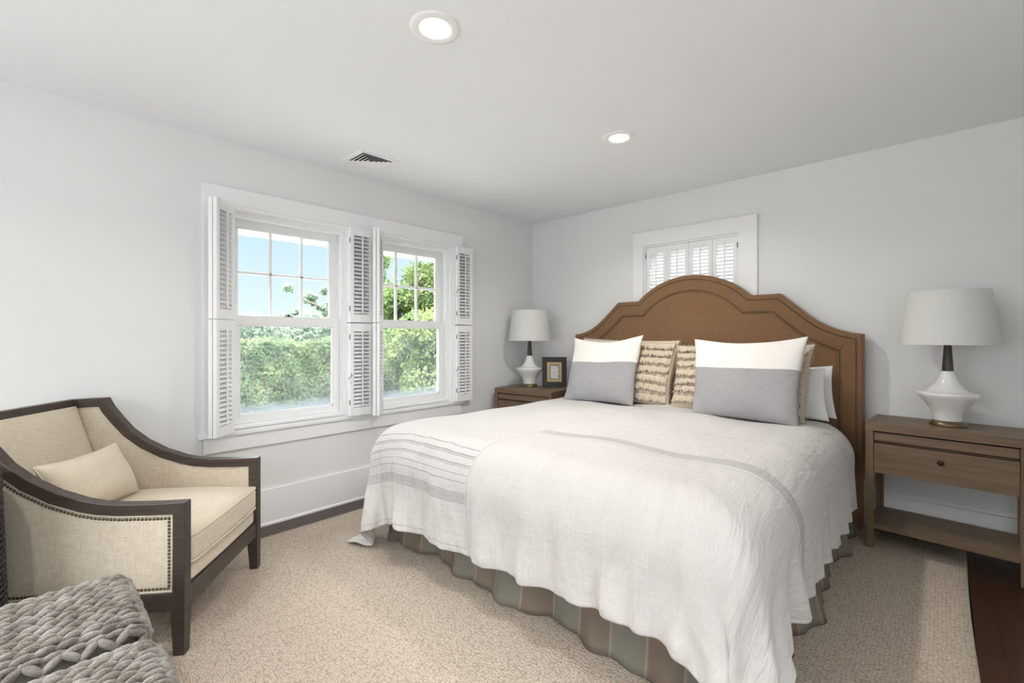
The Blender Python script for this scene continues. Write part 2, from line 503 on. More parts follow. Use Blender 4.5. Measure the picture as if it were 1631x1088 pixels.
class MB:
    """collects shapes into one mesh"""
    def __init__(s):
        s.v, s.f, s.uv = [], [], None
        s.T = Matrix.Identity(4)
    def add(s, vs_, fs_):
        n = len(s.v)
        s.v += [tuple(s.T @ Vector(p)) for p in vs_]
        s.f += [tuple(i + n for i in f) for f in fs_]
        return s
    def box(s, x0, x1, y0, y1, z0, z1, b=0.0):
        """box, optionally with chamfered edges"""
        if b <= 0:
            vv = [(x, y, z) for z in (z0, z1) for y in (y0, y1) for x in (x0, x1)]
            s.add(vv, [(0, 2, 3, 1), (4, 5, 7, 6), (0, 1, 5, 4), (2, 6, 7, 3), (0, 4, 6, 2), (1, 3, 7, 5)])
        else:
            bm = bmesh.new()
            bmesh.ops.create_cube(bm, size=1)
            for v in bm.verts:
                v.co = Vector(((x0 + x1) / 2 + v.co.x * (x1 - x0), (y0 + y1) / 2 + v.co.y * (y1 - y0), (z0 + z1) / 2 + v.co.z * (z1 - z0)))
            bmesh.ops.bevel(bm, geom=bm.edges[:], offset=b, segments=2, affect='EDGES', profile=0.6)
            bm.verts.index_update()
            s.add([v.co[:] for v in bm.verts], [tuple(v.index for v in f.verts) for f in bm.faces])
            bm.free()
        return s
    def prism(s, pts, a0, a1, plane='XZ'):
        """closed outline extruded; plane XZ -> along y, YZ -> along x, XY -> along z"""
        n = len(pts)
        def P(p, a):
            return {'XZ': (p[0], a, p[1]), 'YZ': (a, p[0], p[1]), 'XY': (p[0], p[1], a)}[plane]
        vv = [P(p, a0) for p in pts] + [P(p, a1) for p in pts]
        ff = [tuple(range(n)), tuple(reversed(range(n, 2 * n)))]
        ff += [(i, (i + 1) % n + 0, (i + 1) % n + n, i + n) for i in range(n)]
        s.add(vv, ff)
        return s
    def strip(s, outer, inner, a0, a1, plane='XZ', closed=True):
        """band between two matching outlines, extruded"""
        n = len(outer)
        def P(p, a):
            return {'XZ': (p[0], a, p[1]), 'YZ': (a, p[0], p[1]), 'XY': (p[0], p[1], a)}[plane]
        vv = [P(p, a0) for p in outer] + [P(p, a0) for p in inner] + [P(p, a1) for p in outer] + [P(p, a1) for p in inner]
        ff = []
        m_ = n if closed else n - 1
        for i in range(m_):
            j = (i + 1) % n
            ff += [(i, j, j + n, i + n), (i + 2 * n, i + 3 * n, j + 3 * n, j + 2 * n),
                   (i, i + 2 * n, j + 2 * n, j), (i + n, j + n, j + 3 * n, i + 3 * n)]
        if not closed:
            ff += [(0, n, 3 * n, 2 * n), (n - 1, 3 * n - 1, 4 * n - 1, 2 * n - 1)]
        s.add(vv, ff)
        return s
    def tube(s, pts, r, seg=8, closed=False, caps=True):
        pts = [Vector(p) for p in pts]
        n = len(pts)
        vv, ff = [], []
        ref = None
        for i, p in enumerate(pts):
            if closed:
                d = (pts[(i + 1) % n] - pts[i - 1])
            else:
                d = pts[min(i + 1, n - 1)] - pts[max(i - 1, 0)]
            d.normalize()
            if ref is None:
                ref = d.orthogonal().normalized()
            ref = (ref - d * ref.dot(d))
            if ref.length < 1e-6: ref = d.orthogonal()
            ref.normalize()
            bi = d.cross(ref)
            rr = r[i] if isinstance(r, (list, tuple)) else r
            for k in range(seg):
                a = 2 * PI * k / seg
                vv.append(tuple(p + (ref * math.cos(a) + bi * math.sin(a)) * rr))
        m_ = n if closed else n - 1
        for i in range(m_):
            j = (i + 1) % n
            for k in range(seg):
                k2 = (k + 1) % seg
                ff.append((i * seg + k, i * seg + k2, j * seg + k2, j * seg + k))
        if caps and not closed:
            ff.append(tuple(reversed(range(seg))))
            ff.append(tuple(range((n - 1) * seg, n * seg)))
        s.add(vv, ff)
        return s
    def lathe(s, prof, seg=48, cap0=True, cap1=True):
        vv, ff = [], []
        n = len(prof)
        for r, z in prof:
            for k in range(seg):
                a = 2 * PI * k / seg
                vv.append((r * math.cos(a), r * math.sin(a), z))
        for i in range(n - 1):
            for k in range(seg):
                k2 = (k + 1) % seg
                ff.append((i * seg + k, i * seg + k2, (i + 1) * seg + k2, (i + 1) * seg + k))
        if cap0: ff.append(tuple(reversed(range(seg))))
        if cap1: ff.append(tuple(range((n - 1) * seg, n * seg)))
        s.add(vv, ff)
        return s
    def dome(s, c, r, n=Vector((0, -1, 0)), h=0.6, seg=8):
        """small nail head on a surface of normal n"""
        n = Vector(n).normalized()
        a = n.orthogonal().normalized(); bb = n.cross(a)
        vv, ff = [], []
        c = Vector(c)
        for (rr, hh) in ((1.0, 0.0), (0.8, 0.6), (0.4, 0.93)):
            for k in range(seg):
                t = 2 * PI * k / seg
                vv.append(tuple(c + (a * math.cos(t) + bb * math.sin(t)) * r * rr + n * r * h * hh))
        vv.append(tuple(c + n * r * h))
        for i in range(2):
            for k in range(seg):
                k2 = (k + 1) % seg
                ff.append((i * seg + k, i * seg + k2, (i + 1) * seg + k2, (i + 1) * seg + k))
        for k in range(seg):
            ff.append((2 * seg + k, 2 * seg + (k + 1) % seg, 3 * seg))
        s.add(vv, ff)
        return s
    def build(s, name, mat, parent=None, smooth=False, fixn=True, auto=None):
        return mesh_obj(name, s.v, s.f, mat, parent, smooth, fixn, auto)

def mesh_obj(name, v, f, mat, parent=None, smooth=False, fixn=True, auto=None, uv=None):
    me = bpy.data.meshes.new(name)
    me.from_pydata([tuple(p) for p in v], [], f)
    if uv is not None:
        ul = me.uv_layers.new(name='UVMap')
        idx = np.empty(len(me.loops), dtype=np.int32)
        me.loops.foreach_get('vertex_index', idx)
        ul.data.foreach_set('uv', np.asarray(uv, dtype=np.float32)[idx].ravel())
    if fixn:
        bm = bmesh.new(); bm.from_mesh(me)
        bmesh.ops.recalc_face_normals(bm, faces=bm.faces)
        bm.to_mesh(me); bm.free()
    me.update()
    if smooth:
        me.polygons.foreach_set('use_smooth', [True] * len(me.polygons))
        if auto is not None:
            try:
                me.set_sharp_from_angle(angle=auto)
            except Exception:
                pass
    me.materials.append(mat)
    o = bpy.data.objects.new(name, me)
    COL.objects.link(o)
    if parent: o.parent = parent
    return o

def copy_tree(o, parent=None):
    c = o.copy()
    COL.objects.link(c)
    if parent is not None: c.parent = parent
    for ch in list(o.children):
        copy_tree(ch, c)
    return c

def resample(pts, step):
    pts = [Vector((p[0], p[1])) for p in pts]
    out = []
    acc = 0.0
    for a, b_ in zip(pts[:-1], pts[1:]):
        L = (b_ - a).length
        if L < 1e-9: continue
        t = acc
        while t < L:
            out.append(a + (b_ - a) * (t / L)); t += step
        acc = t - L
    return out

def offset_poly(pts, d):
    """offset an open polyline to its left by d with mitred corners"""
    P = [Vector((p[0], p[1])) for p in pts]
    out = []
    n = len(P)
    for i in range(n):
        d1 = (P[i] - P[i - 1]).normalized() if i > 0 else None
        d2 = (P[i + 1] - P[i]).normalized() if i < n - 1 else None
        if d1 is None: d1 = d2
        if d2 is None: d2 = d1
        n1 = Vector((-d1.y, d1.x)); n2 = Vector((-d2.y, d2.x))
        m_ = (n1 + n2)
        m_.normalize()
        k = d / max(0.35, m_.dot(n1))
        out.append(P[i] + m_ * k)
    return out

def rng(seed): return random.Random(seed)

# ================================================================== room shell
H = 2.44
XR, YF = 4.75, -5.55          # right wall, front wall (behind the camera)
T = 0.15
W1 = (-2.900, -2.130); W2 = (-1.920, -1.150)   # window openings in the left wall (y)
WZ0, WZ1 = 0.655, 2.030
W3 = (1.305, 2.096); W3Z0, W3Z1 = 1.10, 2.030

b = MB().box(-T, XR + T, YF - T, T, -0.12, 0.0)
tag(b.build('floor', M['floor']), kind='structure')
b = MB().box(-T, XR + T, YF - T, T, H, H + 0.12)
tag(b.build('ceiling', M['ceiling']), kind='structure')

def wall_open(name, axis, a0, a1, c0, c1, openings, mat):
    """wall slab with rectangular holes. axis 'x': slab runs along y, thickness c0..c1 in x"""
    b = MB()
    def bx(s0, s1, z0, z1):
        if s1 - s0 < 1e-5 or z1 - z0 < 1e-5: return
        if axis == 'x': b.box(c0, c1, s0, s1, z0, z1)
        else: b.box(s0, s1, c0, c1, z0, z1)
    cur = a0
    for (o0, o1, z0, z1) in sorted(openings):
        bx(cur, o0, 0, H)
        bx(o0, o1, 0, z0); bx(o0, o1, z1, H)
        cur = o1
    bx(cur, a1, 0, H)
    return tag(b.build(name, mat), kind='structure')
wall_open('wall_left', 'x', YF - T, T, -T, 0.0, [(*W1, WZ0, WZ1), (*W2, WZ0, WZ1)], M['wall'])
wall_open('wall_back', 'y', 0.0, XR + T, 0.0, T, [(*W3, W3Z0, W3Z1)], M['wall'])
wall_open('wall_right', 'x', YF, 0.0, XR, XR + T, [(-4.65, -3.15, 0.8, 2.1)], M['wall'])
wall_open('wall_front', 'y', 0.0, XR, YF - T, YF, [(0.75, 2.65, 0.75, 2.05)], M['wall'])

# baseboards
def baseboard(name, run):
    b = MB()
    (x0, y0, x1, y1, ax, sgn) = run
    t1, t2 = 0.016, 0.024
    if ax == 'y':   # along y on x = x0
        b.box(x0, x0 + sgn * t1, y0, y1, 0, 0.232)
        b.prism([(x0, 0.0), (x0 + sgn * t2, 0.0), (x0 + sgn * t2, 0.012), (x0 + sgn * t1, 0.018), (x0, 0.018)], y0, y1, 'XZ')
    else:
        b.box(x0, x1, y0, y0 + sgn * t1, 0, 0.225)
        b.prism([(y0, 0.225), (y0 + sgn * 0.010, 0.225), (y0 + sgn * 0.020, 0.233), (y0 + sgn * 0.014, 0.243), (y0 + sgn * .006, 0.25), (y0, 0.25)], x0, x1, 'YZ')
    return tag(b.build(name, M['trim']), kind='structure')
baseboard('baseboard_left', (0, YF, 0, 0, 'y', 1))
baseboard('baseboard_back', (0.016, 0, XR, 0, 'x', -1))
baseboard('baseboard_right', (XR, YF, XR, -0.016, 'y', -1))
baseboard('baseboard_front', (0.016, YF, XR - 0.016, YF, 'x', 1))

# ---- casing round the pair of windows in the left wall (trim_1) and round the small back window (trim_2)
b = MB()
c = 0.020
zc = 2.155
b.box(0, c, -3.03, W1[0], WZ0 - 0.01, WZ1)
b.box(0, c, W1[1], W2[0], WZ0 - 0.01, WZ1)
b.box(0, c, W2[1], -1.015, WZ0 - 0.01, WZ1)
b.box(0, c + 0.003, -3.035, -1.010, WZ1, zc, 0.002)
for o in (W1, W2):                        # little cap moulding under the head of each opening
    b.box(0, 0.036, o[0] + 0.0, o[1] - 0.0, WZ1 - 0.004, WZ1 + 0.016, 0.004)
tag(b.build('trim_1', M['trim']), kind='structure')
b = MB()
b.box(-0.02, 0.034, -3.055, -0.990, WZ0 - 0.035, WZ0 - 0.010, 0.004)      # stool
b.box(0, 0.018, -3.03, -1.015, 0.527, WZ0 - 0.035, 0.002)                 # apron
tag(b.build('trim_2', M['trim']), kind='structure')
b = MB()
b.box(1.207, W3[0], -c, 0, W3Z0 - 0.01, W3Z1)
b.box(W3[1], 2.223, -c, 0, W3Z0 - 0.01, W3Z1)
b.box(1.205, 2.225, -c - 0.003, 0, W3Z1, 2.150, 0.002)
b.box(1.19, 2.24, -0.05, 0.0, W3Z0 - 0.035, W3Z0 - 0.01, 0.004)
b.box(1.207, 2.223, -0.018, 0, W3Z0 - 0.14, W3Z0 - 0.035)
tag(b.build('trim_3', M['trim']), kind='structure')

# ================================================================== double-hung windows (left wall)
def hung_window(name, o):
    root = empty(name, (0, (o[0] + o[1]) / 2, WZ0))
    root['kind'] = 'structure'
    hw = (o[1] - o[0]) / 2
    hz = WZ1 - WZ0
    # jamb liner
    b = MB()
    b.box(-T - 0.01, 0.0, -hw, -hw + 0.016, 0, hz)
    b.box(-T - 0.01, 0.0, hw - 0.016, hw, 0, hz)
    b.box(-T - 0.01, 0.0, -hw + 0.016, hw - 0.016, hz - 0.016, hz)
    b.box(-T - 0.05, 0.012, -hw + 0.016, hw - 0.016, 0, 0.020, 0.003)
    # stops and parting beads
    for sgn in (-1, 1):
        y = sgn * (hw - 0.016)
        y2 = sgn * (hw - 0.028)
        b.box(-0.030, -0.010, min(y, y2), max(y, y2), 0.02, hz - 0.016)
        b.box(-0.082, -0.074, min(y, y2), max(y, y2), 0.02, hz - 0.016)
        b.box(-0.140, -0.122, min(y, y2), max(y, y2), 0.02, hz - 0.016)
    b.box(-0.030, -0.010, -hw + 0.028, hw - 0.028, hz - 0.045, hz - 0.016)
    b.build('window_frame', M['trim'], root)
    yi = hw - 0.018
    gw = 0.308
    # upper sash (outer track)
    def sash(nm, x0, x1, z0, z1, bot, top, muntins):
        b = MB()
        b.box(x0, x1, -yi, -gw, z0, z1); b.box(x0, x1, gw, yi, z0, z1)
        b.box(x0, x1, -gw, gw, z0, z0 + bot); b.box(x0, x1, -gw, gw, z1 - top, z1)
        g0, g1 = z0 + bot, z1 - top
        xm = (x0 + x1) / 2
        # glazing bead, sloped, inside face
        for (a0, a1, c0, c1) in ((-gw, -gw + 0.008, g0, g1), (gw - 0.008, gw, g0, g1)):
            b.box(xm, x1 - 0.006, a0, a1, c0, c1)
        b.box(xm, x1 - 0.006, -gw, gw, g0, g0 + 0.008); b.box(xm, x1 - 0.006, -gw, gw, g1 - 0.008, g1)
        if muntins:
            for k in (1, 2):
                y = -gw + 2 * gw * k / 3
                b.prism([(x1 - 0.004, y - 0.006), (x1 - 0.004, y + 0.006), (xm, y + 0.012), (x0 + 0.006, y + 0.008), (x0 + 0.006, y - 0.008), (xm, y - 0.012)], g0, g1, 'XY')
            z = (g0 + g1) / 2
            b.prism([(x1 - 0.004, z - 0.006), (x1 - 0.004, z + 0.006), (xm, z + 0.012), (x0 + 0.006, z + 0.008), (x0 + 0.006, z - 0.008), (xm, z - 0.012)], -gw, gw, 'XZ')
        s = b.build(nm, M['sash'], root)
        return s, g0, g1, xm
    s1, g0, g1, xm = sash('upper_sash', -0.120, -0.084, 0.670, hz - 0.018, 0.036, 0.070, True)
    p = MB().box(-0.002, 0.002, -gw - 0.004, gw + 0.004, -0.004, g1 - g0 + 0.004).build('glass_pane', M['glass'], s1)
    p.location = (xm - 0.003, 0, g0)
    s2, g0, g1, xm = sash('lower_sash', -0.072, -0.034, 0.021, 0.712, 0.050, 0.060, False)
    p = MB().box(-0.002, 0.002, -gw - 0.004, gw + 0.004, -0.004, g1 - g0 + 0.004).build('glass_pane', M['glass_dusty'], s2)
    p.location = (xm - 0.003, 0, g0)
    # sash lock on the meeting rail
    b = MB()
    b.box(-0.060, -0.040, -0.028, 0.028, 0.712, 0.717, 0.001)
    b.T = Matrix.Translation((-0.05, 0.0, 0.717))
    b.lathe([(0.010, 0), (0.010, 0.008), (0.006, 0.012)], 12)
    b.T = Matrix.Translation((-0.05, 0.0, 0.722)) @ Matrix.Rotation(R(-75), 4, 'Z')
    b.box(0, 0.030, -0.004, 0.004, 0, 0.005, 0.001)
    b.build('sash_lock', M['iron'], root)
    return root
hung_window('window_1', W1)
hung_window('window_2', W2)

# small window behind the headboard
root = empty('window_3', ((W3[0] + W3[1]) / 2, 0, W3Z0)); root['kind'] = 'structure'
hw = (W3[1] - W3[0]) / 2; hz = W3Z1 - W3Z0
b = MB()
b.box(-hw, -hw + .016, 0, T + .01, 0, hz); b.box(hw - .016, hw, 0, T + .01, 0, hz)
b.box(-hw + .016, hw - .016, 0, T + .01, hz - .016, hz); b.box(-hw + .016, hw - .016, 0, T + .03, 0, .016)
b.build('window_frame', M['trim'], root)
b = MB()
b.box(-hw + .016, hw - .016, .085, .12, .016, .06); b.box(-hw + .016, hw - .016, .085, .12, hz - .06, hz - .016)
b.box(-hw + .016, -hw + .06, .085, .12, .06, hz - .06); b.box(hw - .06, hw - .016, .085, .12, .06, hz - .06)
s = b.build('sash', M['sash'], root)
MB().box(-hw + .055, hw - .055, .100, .104, .055, hz - .055).build('glass_pane', M['glass'], s)

# unseen windows behind the camera, added as openings for the fill lamps
def plain_window(name, cx_, cy_, z0, w, h, rz):
    root = empty(name, (cx_, cy_, z0), rz); root['kind'] = 'structure'
    b = MB()
    hw = w / 2
    b.box(-hw, -hw + .05, 0, .10, 0, h); b.box(hw - .05, hw, 0, .10, 0, h)
    b.box(-hw + .05, hw - .05, 0, .10, 0, .05); b.box(-hw + .05, hw - .05, 0, .10, h - .05, h)
    b.box(-.03, .03, .02, .07, .05, h - .05); b.box(-hw + .05, hw - .05, .03, .07, h / 2 - .02, h / 2 + .02)
    f = b.build('window_frame', M['trim'], root)
    MB().box(-hw + .045, hw - .045, .048, .052, .045, h - .045).build('glass_pane', M['glass'], root)
plain_window('window_4', 1.7, YF, 0.75, 1.9, 1.3, PI)
plain_window('window_5', XR, -3.9, 0.8, 1.5, 1.3, -PI / 2)

# ================================================================== louvred shutters
def shutter_panel(parent, w, h, closed=False, tilt=38, thick=0.022, rod_side=1, flip=False):
    """panel in local x 0..w, z 0..h, centred on y = 0, face toward -y"""
    st, tr_, br_ = 0.030, 0.060, 0.060
    b = MB()
    t = thick / 2
    b.box(0, st, -t, t, 0, h, 0.0015); b.box(w - st, w, -t, t, 0, h, 0.0015)
    b.box(st, w - st, -t, t, 0, br_); b.box(st, w - st, -t, t, h - tr_, h)
    z0, z1 = br_, h - tr_
    n = max(4, int(round((z1 - z0) / 0.0285)))
    p = (z1 - z0) / n
    a = R(tilt) * (-1 if flip else 1)
    for i in range(n):
        zc_ = z0 + (i + .5) * p
        hw_, ht = 0.0165, 0.0028
        ca, sa = math.cos(a), math.sin(a)
        pts = []
        for (u, v) in ((-hw_, 0), (-hw_ * .6, ht), (hw_ * .6, ht), (hw_, 0), (hw_ * .6, -ht), (-hw_ * .6, -ht)):
            pts.append((u * ca - v * sa, zc_ + u * sa + v * ca))
        b.prism(pts, st - 0.002, w - st + 0.002, 'YZ')
    f = b.build('shutter_panel', M['shutter'], parent)
    r = MB()
    xr = w / 2
    r.box(xr - 0.0045, xr + 0.0045, -0.024, -0.016, z0 + 0.004, z1 + 0.022, 0.001)
    rod = r.build('tilt_rod', M['shutter'], f)
    return f

def hinge(parent, x, y, z):
    b = MB()
    b.tube([(x, y, z - 0.020), (x, y, z - 0.014), (x, y, z + 0.014), (x, y, z + 0.020)], [0.0018, 0.003, 0.003, 0.0018], 8)
    return b.build('hinge', M['iron'], parent)

TIERS = (('bottom', 0.648, 0.682), ('top', 1.338, 0.702))
PW = 0.186
def folded_pair(loc, rz, which, z, h, label, hook=False, rod=1, group='white louvred shutters folded open at the windows'):
    root = empty('louvred_shutter', (loc[0], loc[1], z), rz)
    tag(root, label, 'shutter', group)
    a = shutter_panel(root, PW, h, rod_side=rod)
    c2 = shutter_panel(root, PW, h)
    c2.location = (0, 0.026, 0)
    # second leaf lies behind the first one, its rod toward the window side
    c2.rotation_euler = (0, 0, PI); c2.location = (PW, 0.026, 0)
    for zz in (0.10, h - 0.10):
        hinge(root, -0.003, -0.010, zz)
    if hook:
        k = MB(); z0 = h * 0.42
        k.tube([(-0.012, -0.014, z0 - 0.016), (-0.010, -0.018, z0), (0.004, -0.020, z0 + 0.006), (0.012, -0.018, z0 + 0.014), (0.008, -0.016, z0 + 0.022), (0.0, -0.016, z0 + 0.020)], 0.0022, 6)
        k.build('latch_hook', M['iron'], root, True)
        k = MB(); k.dome((0.004, -0.0112, z0 - 0.040), 0.004, (0, -1, 0), 0.8, 8)
        k.build('latch_pin', M['iron'], root, True)
    return root
# rz: direction of the panel run. W1 left pair swings out 45 deg from its jamb
for nm, z, h in TIERS:
    folded_pair((0.028, -2.900), R(-44), nm, z, h, 'white louvred shutter, %s one jutting out at the left side of the wide left window' % ('upper' if nm == 'top' else 'lower'))
    o = folded_pair((0.060, -2.128), R(90), nm, z, h, 'white louvred shutter, %s one lying flat on the post between the windows' % ('upper' if nm == 'top' else 'lower'), hook=(nm == 'bottom'))
    folded_pair((0.030, -1.872), R(-40), nm, z, h, 'white louvred shutter seen edge-on at the left of the right window, %s one' % ('upper' if nm == 'top' else 'lower'))
    folded_pair((0.056, -1.112), R(90), nm, z, h, 'white louvred shutter, %s one lying flat on the wall right of the right window' % ('upper' if nm == 'top' else 'lower'), hook=True)

# closed bifold shutters in the small window
for side, x0 in (('left', W3[0] + 0.018), ('right', (W3[0] + W3[1]) / 2 + 0.002)):
    root = empty('louvred_shutter', (x0, 0.0, W3Z0 + 0.018))
    tag(root, 'closed white louvred bifold shutter, %s half of the small window above the headboard' % side, 'shutter', 'closed shutters above the headboard')
    w_ = (W3[1] - W3[0] - 0.044) / 4
    for k in (0, 1):
        f = shutter_panel(root, w_, W3Z1 - W3Z0 - 0.036, tilt=30, flip=True)
        f.location = (k * (w_ + 0.002), 0.016, 0)
    hinge(root, -0.002 if side == 'left' else 2 * w_ + 0.004, -0.004, 0.82)

# ================================================================== ceiling: recessed lights, air vent
def recessed(x, y, label, power=10.0):
    root = empty('recessed_light', (x, y, H))
    tag(root, label, 'ceiling light', 'round recessed ceiling lights')
    MB().lathe([(0.058, 0.0), (0.058, -0.002), (0.066, -0.006), (0.086, -0.0065), (0.096, -0.004), (0.098, 0.0)], 48, False, False).build('trim_ring', M['trim'], root, True)
    MB().lathe([(0.0005, -0.003), (0.058, -0.003), (0.060, 0.0)], 48, False, False).build('lens', M['lens'], root, True)
    l = bpy.data.lights.new('downlight', 'AREA')
    l.shape = 'DISK'; l.size = 0.11; l.energy = power; l.color = (1.0, 0.955, 0.90)
    l.spread = R(150)
    lo = bpy.data.objects.new('bulb', l)
    COL.objects.link(lo); lo.parent = root; lo.location = (0, 0, -0.012)
    return root
recessed(1.785, -2.66, 'large round recessed ceiling light nearest the camera')
recessed(1.800, -1.29, 'round recessed ceiling light farther away, above the bed', 13.5)
recessed(1.785, -4.30, 'unseen round recessed ceiling light added above the knitted stools')  # out of view, added for extra light
recessed(3.75, -3.6, 'unseen round recessed ceiling light added behind the camera')  # second unseen downlight, added to brighten the room

root = empty('ceiling_vent', (0.375, -2.135, H))
tag(root, 'square white ceiling air vent with nested angled blades', 'vent')
b = MB()
hx, hy = 0.130, 0.140
def ringb(b, ax, ay, bx_, by_, z0, z1):
    b.box(-ax, ax, -ay, -by_, z0, z1); b.box(-ax, ax, by_, ay, z0, z1)
    b.box(-ax, -bx_, -by_, by_, z0, z1); b.box(bx_, ax, -by_, by_, z0, z1)
ringb(b, hx, hy, hx - 0.030, hy - 0.030, -0.006, 0.0)
b.build('vent_frame', M['trim'], root)
MB().box(-hx + .03, hx - .03, -hy + .03, hy - .03, -0.0012, -0.0002).build('duct_shade', M['dark'], root)  # flat black sheet painted in for the shade inside the duct
for k in range(4):
    a = hx - 0.036 - k * 0.022; c_ = hy - 0.036 - k * 0.024
    b = MB()
    w_ = 0.0165
    o_ = [(-a, -c_), (a, -c_), (a, c_), (-a, c_)]
    i_ = [(-a + w_, -c_ + w_), (a - w_, -c_ + w_), (a - w_, c_ - w_), (-a + w_, c_ - w_)]
    vv = [(*p, -0.010) for p in o_] + [(*p, -0.003) for p in i_] + [(*p, -0.0115) for p in o_] + [(*p, -0.0045) for p in i_]
    ff = []
    for i in range(4):
        j = (i + 1) % 4
        ff += [(i, j, j + 4, i + 4), (i + 8, i + 12, j + 12, j + 8), (i, i + 8, j + 8, j), (i + 4, j + 4, j + 12, i + 12)]
    b.add(vv, ff)
    b.build('vent_blade', M['trim'], root)

# ================================================================== rug
RUG = (0.215, 3.325, -5.2, -0.06)
def round_rug():
    x0, x1, y0, y1 = RUG
    nx, ny = 120, 190
    vv, ff = [], []
    for j in range(ny + 1):
        for i in range(nx + 1):
            x = x0 + (x1 - x0) * i / nx; y = y0 + (y1 - y0) * j / ny
            x += 0.005 * math.sin(y * 3.1 + 1) * (1 if i == nx else 0)
            z = 0.014
            if i in (0, nx) or j in (0, ny): z = 0.001
            elif i in (1, nx - 1):
                x = (x0 + 0.006) if i == 1 else (x1 - 0.006 + 0.005 * math.sin(y * 3.1 + 1)); z = 0.011
            vv.append((x, y, z))
    for j in range(ny):
        for i in range(nx):
            a = j * (nx + 1) + i
            ff.append((a, a + 1, a + nx + 2, a + nx + 1))
    base = len(vv)
    vv += [(x0, y0, 0.0), (x1, y0, 0.0), (x1, y1, 0.0), (x0, y1, 0.0)]
    ff.append((base + 3, base + 2, base + 1, base))
    return mesh_obj('area_rug', vv, ff, M['rug'], None, True, False)
rug = tag(round_rug(), 'large beige looped sisal rug under the bed and armchair', 'rug')

# ================================================================== bed
BX0, BX1, BY0, BY1 = 0.80, 2.80, -2.24, -0.17
bed = empty('upholstered_bed', (1.775, -0.17, 0))
tag(bed, 'king bed with a tall arched caramel linen headboard and nailhead trim', 'bed')
HBY = -0.045            # rear face of headboard
HBT = 0.095
cxh = 1.760 - 1.775
def hb_half():
    """right half of headboard outline from bottom outside to apex, in (x from centre, z)"""
    pts = [(1.105, 0.02), (1.105, 1.232)]
    # concave scoop from edge to shoulder
    x0, z0, x1, z1 = 1.105, 1.232, 0.640, 1.535
    ctrl = [(1.105, 1.250), (1.045, 1.258), (0.985, 1.275), (0.920, 1.303), (0.855, 1.343), (0.790, 1.398), (0.730, 1.452), (0.680, 1.500), (0.640, 1.535)]
    pts[-1] = ctrl[0]
    pts += ctrl[1:]
    pts.append((0.445, 1.535))
    # arch
    hw_, hh = 0.445, 0.188
    Rr = (hw_ ** 2 + hh ** 2) / (2 * hh)
    for k in range(1, 17):
        x = hw_ * (1 - k / 16)
        z = 1.535 + math.sqrt(max(0, Rr * Rr - x * x)) - (Rr - hh)
        pts.append((x, z))
    return pts
half = hb_half()
outline = half + [(-x, z) for x, z in reversed(half[:-1])]       # goes right bottom -> apex -> left bottom
def path_offset(d):
    p = offset_poly(outline, d)
    p[0].y = outline[0][1]; p[-1].y = outline[-1][1]
    for q, (ox, oz) in zip(p, outline):
        if abs(ox) > 0.6399:                       # scoop and upright: keep inside the mitres
            lim = 1.105 - d
            if abs(q.x) > lim: q.x = math.copysign(lim, q.x)
            q.y = min(q.y, 1.535 - d)
    return [(v.x, v.y) for v in p]
hb = empty('headboard', (0, 0, 0), 0, None); hb.parent = bed
yb = HBY + 0.17; yf = yb - HBT
def T2(p, y): return (p[0] + cxh, y, p[1])
# body: outline prism with rounded front edge
b = MB()
rings = [(outline, yb)]
rings += [(outline, yf + 0.018)]
for k in range(1, 5):
    a = k / 4 * PI / 2
    rings.append((path_offset(0.014 * (1 - math.cos(a))), yf + 0.018 - 0.018 * math.sin(a)))
# flat band, groove, band, groove, recessed middle field
rings += [(path_offset(0.130), yf), (path_offset(0.136), yf + 0.008), (path_offset(0.142), yf + 0.004)]
vv, ff = [], []
n = len(outline)
for ring, y in rings:
    vv += [T2(p, y) for p in ring]
for i in range(len(rings) - 1):
    for k in range(n - 1):
        a = i * n + k
        ff.append((a, a + 1, a + 1 + n, a + n))
    a = i * n; ff.append((a, a + n, a + n + n - 1, a + n - 1)) if False else None
ff = [f for f in ff if f]
lastr = (len(rings) - 1) * n
ff.append(tuple(range(lastr, lastr + n)))
ff.append(tuple(reversed(range(0, n))))
# bottom cap
ff.append(tuple([i * n for i in range(len(rings))] + [i * n + n - 1 for i in reversed(range(len(rings)))]))
b.add(vv, ff)
b.build('headboard_panel', M['hb_fabric'], hb, True, True, R(35))
# mitre seams of the border
b = MB()
oA, oB = path_offset(0.016), path_offset(0.130)
for k in [i for i, p in enumerate(outline) if (abs(abs(p[0]) - 0.64) < 1e-6) or (abs(abs(p[0]) - 0.445) < 1e-6 and abs(p[1] - 1.535) < 1e-6) or (abs(abs(p[0]) - 1.105) < 1e-6 and p[1] > 1)]:
    b = MB().tube([T2(oA[k], yf + 0.0005), T2(oB[k], yf + 0.0005)], 0.0012, 5)
    b.build('mitre_seam', M['hb_fabric'], hb)
for d, nm in ((0.036, 'outer'), (0.122, 'inner')):
    b = MB()
    for p in resample(path_offset(d), 0.0112):
        if p.y < 0.35: continue
        b.dome(T2(p, yf), 0.0050, (0, -1, 0), 0.8, 8)
    o = b.build('nailhead_trim', M['nail'], hb, True)
# rails and feet
b = MB()
b.box(BX0 - 1.775 + .06, BX1 - 1.775 - .06, -1.98, 0.025, 0.14, 0.36)
b.build('bed_base', M['hb_fabric'], bed)
for sx in (-0.85, 0.85):
    for yy in (-1.88, -0.12):
        MB().box(sx - .03, sx + .03, yy - .03, yy + .03, 0.014, 0.14, .003).build('leg', M['frame_wood'], bed)
for sx in (-1.08, 1.06):
    MB().box(sx + cxh - .02, sx + cxh + .04, yb - .08, yb - .01, 0.0, 0.03, .002).build('headboard_foot', M['frame_wood'], bed)

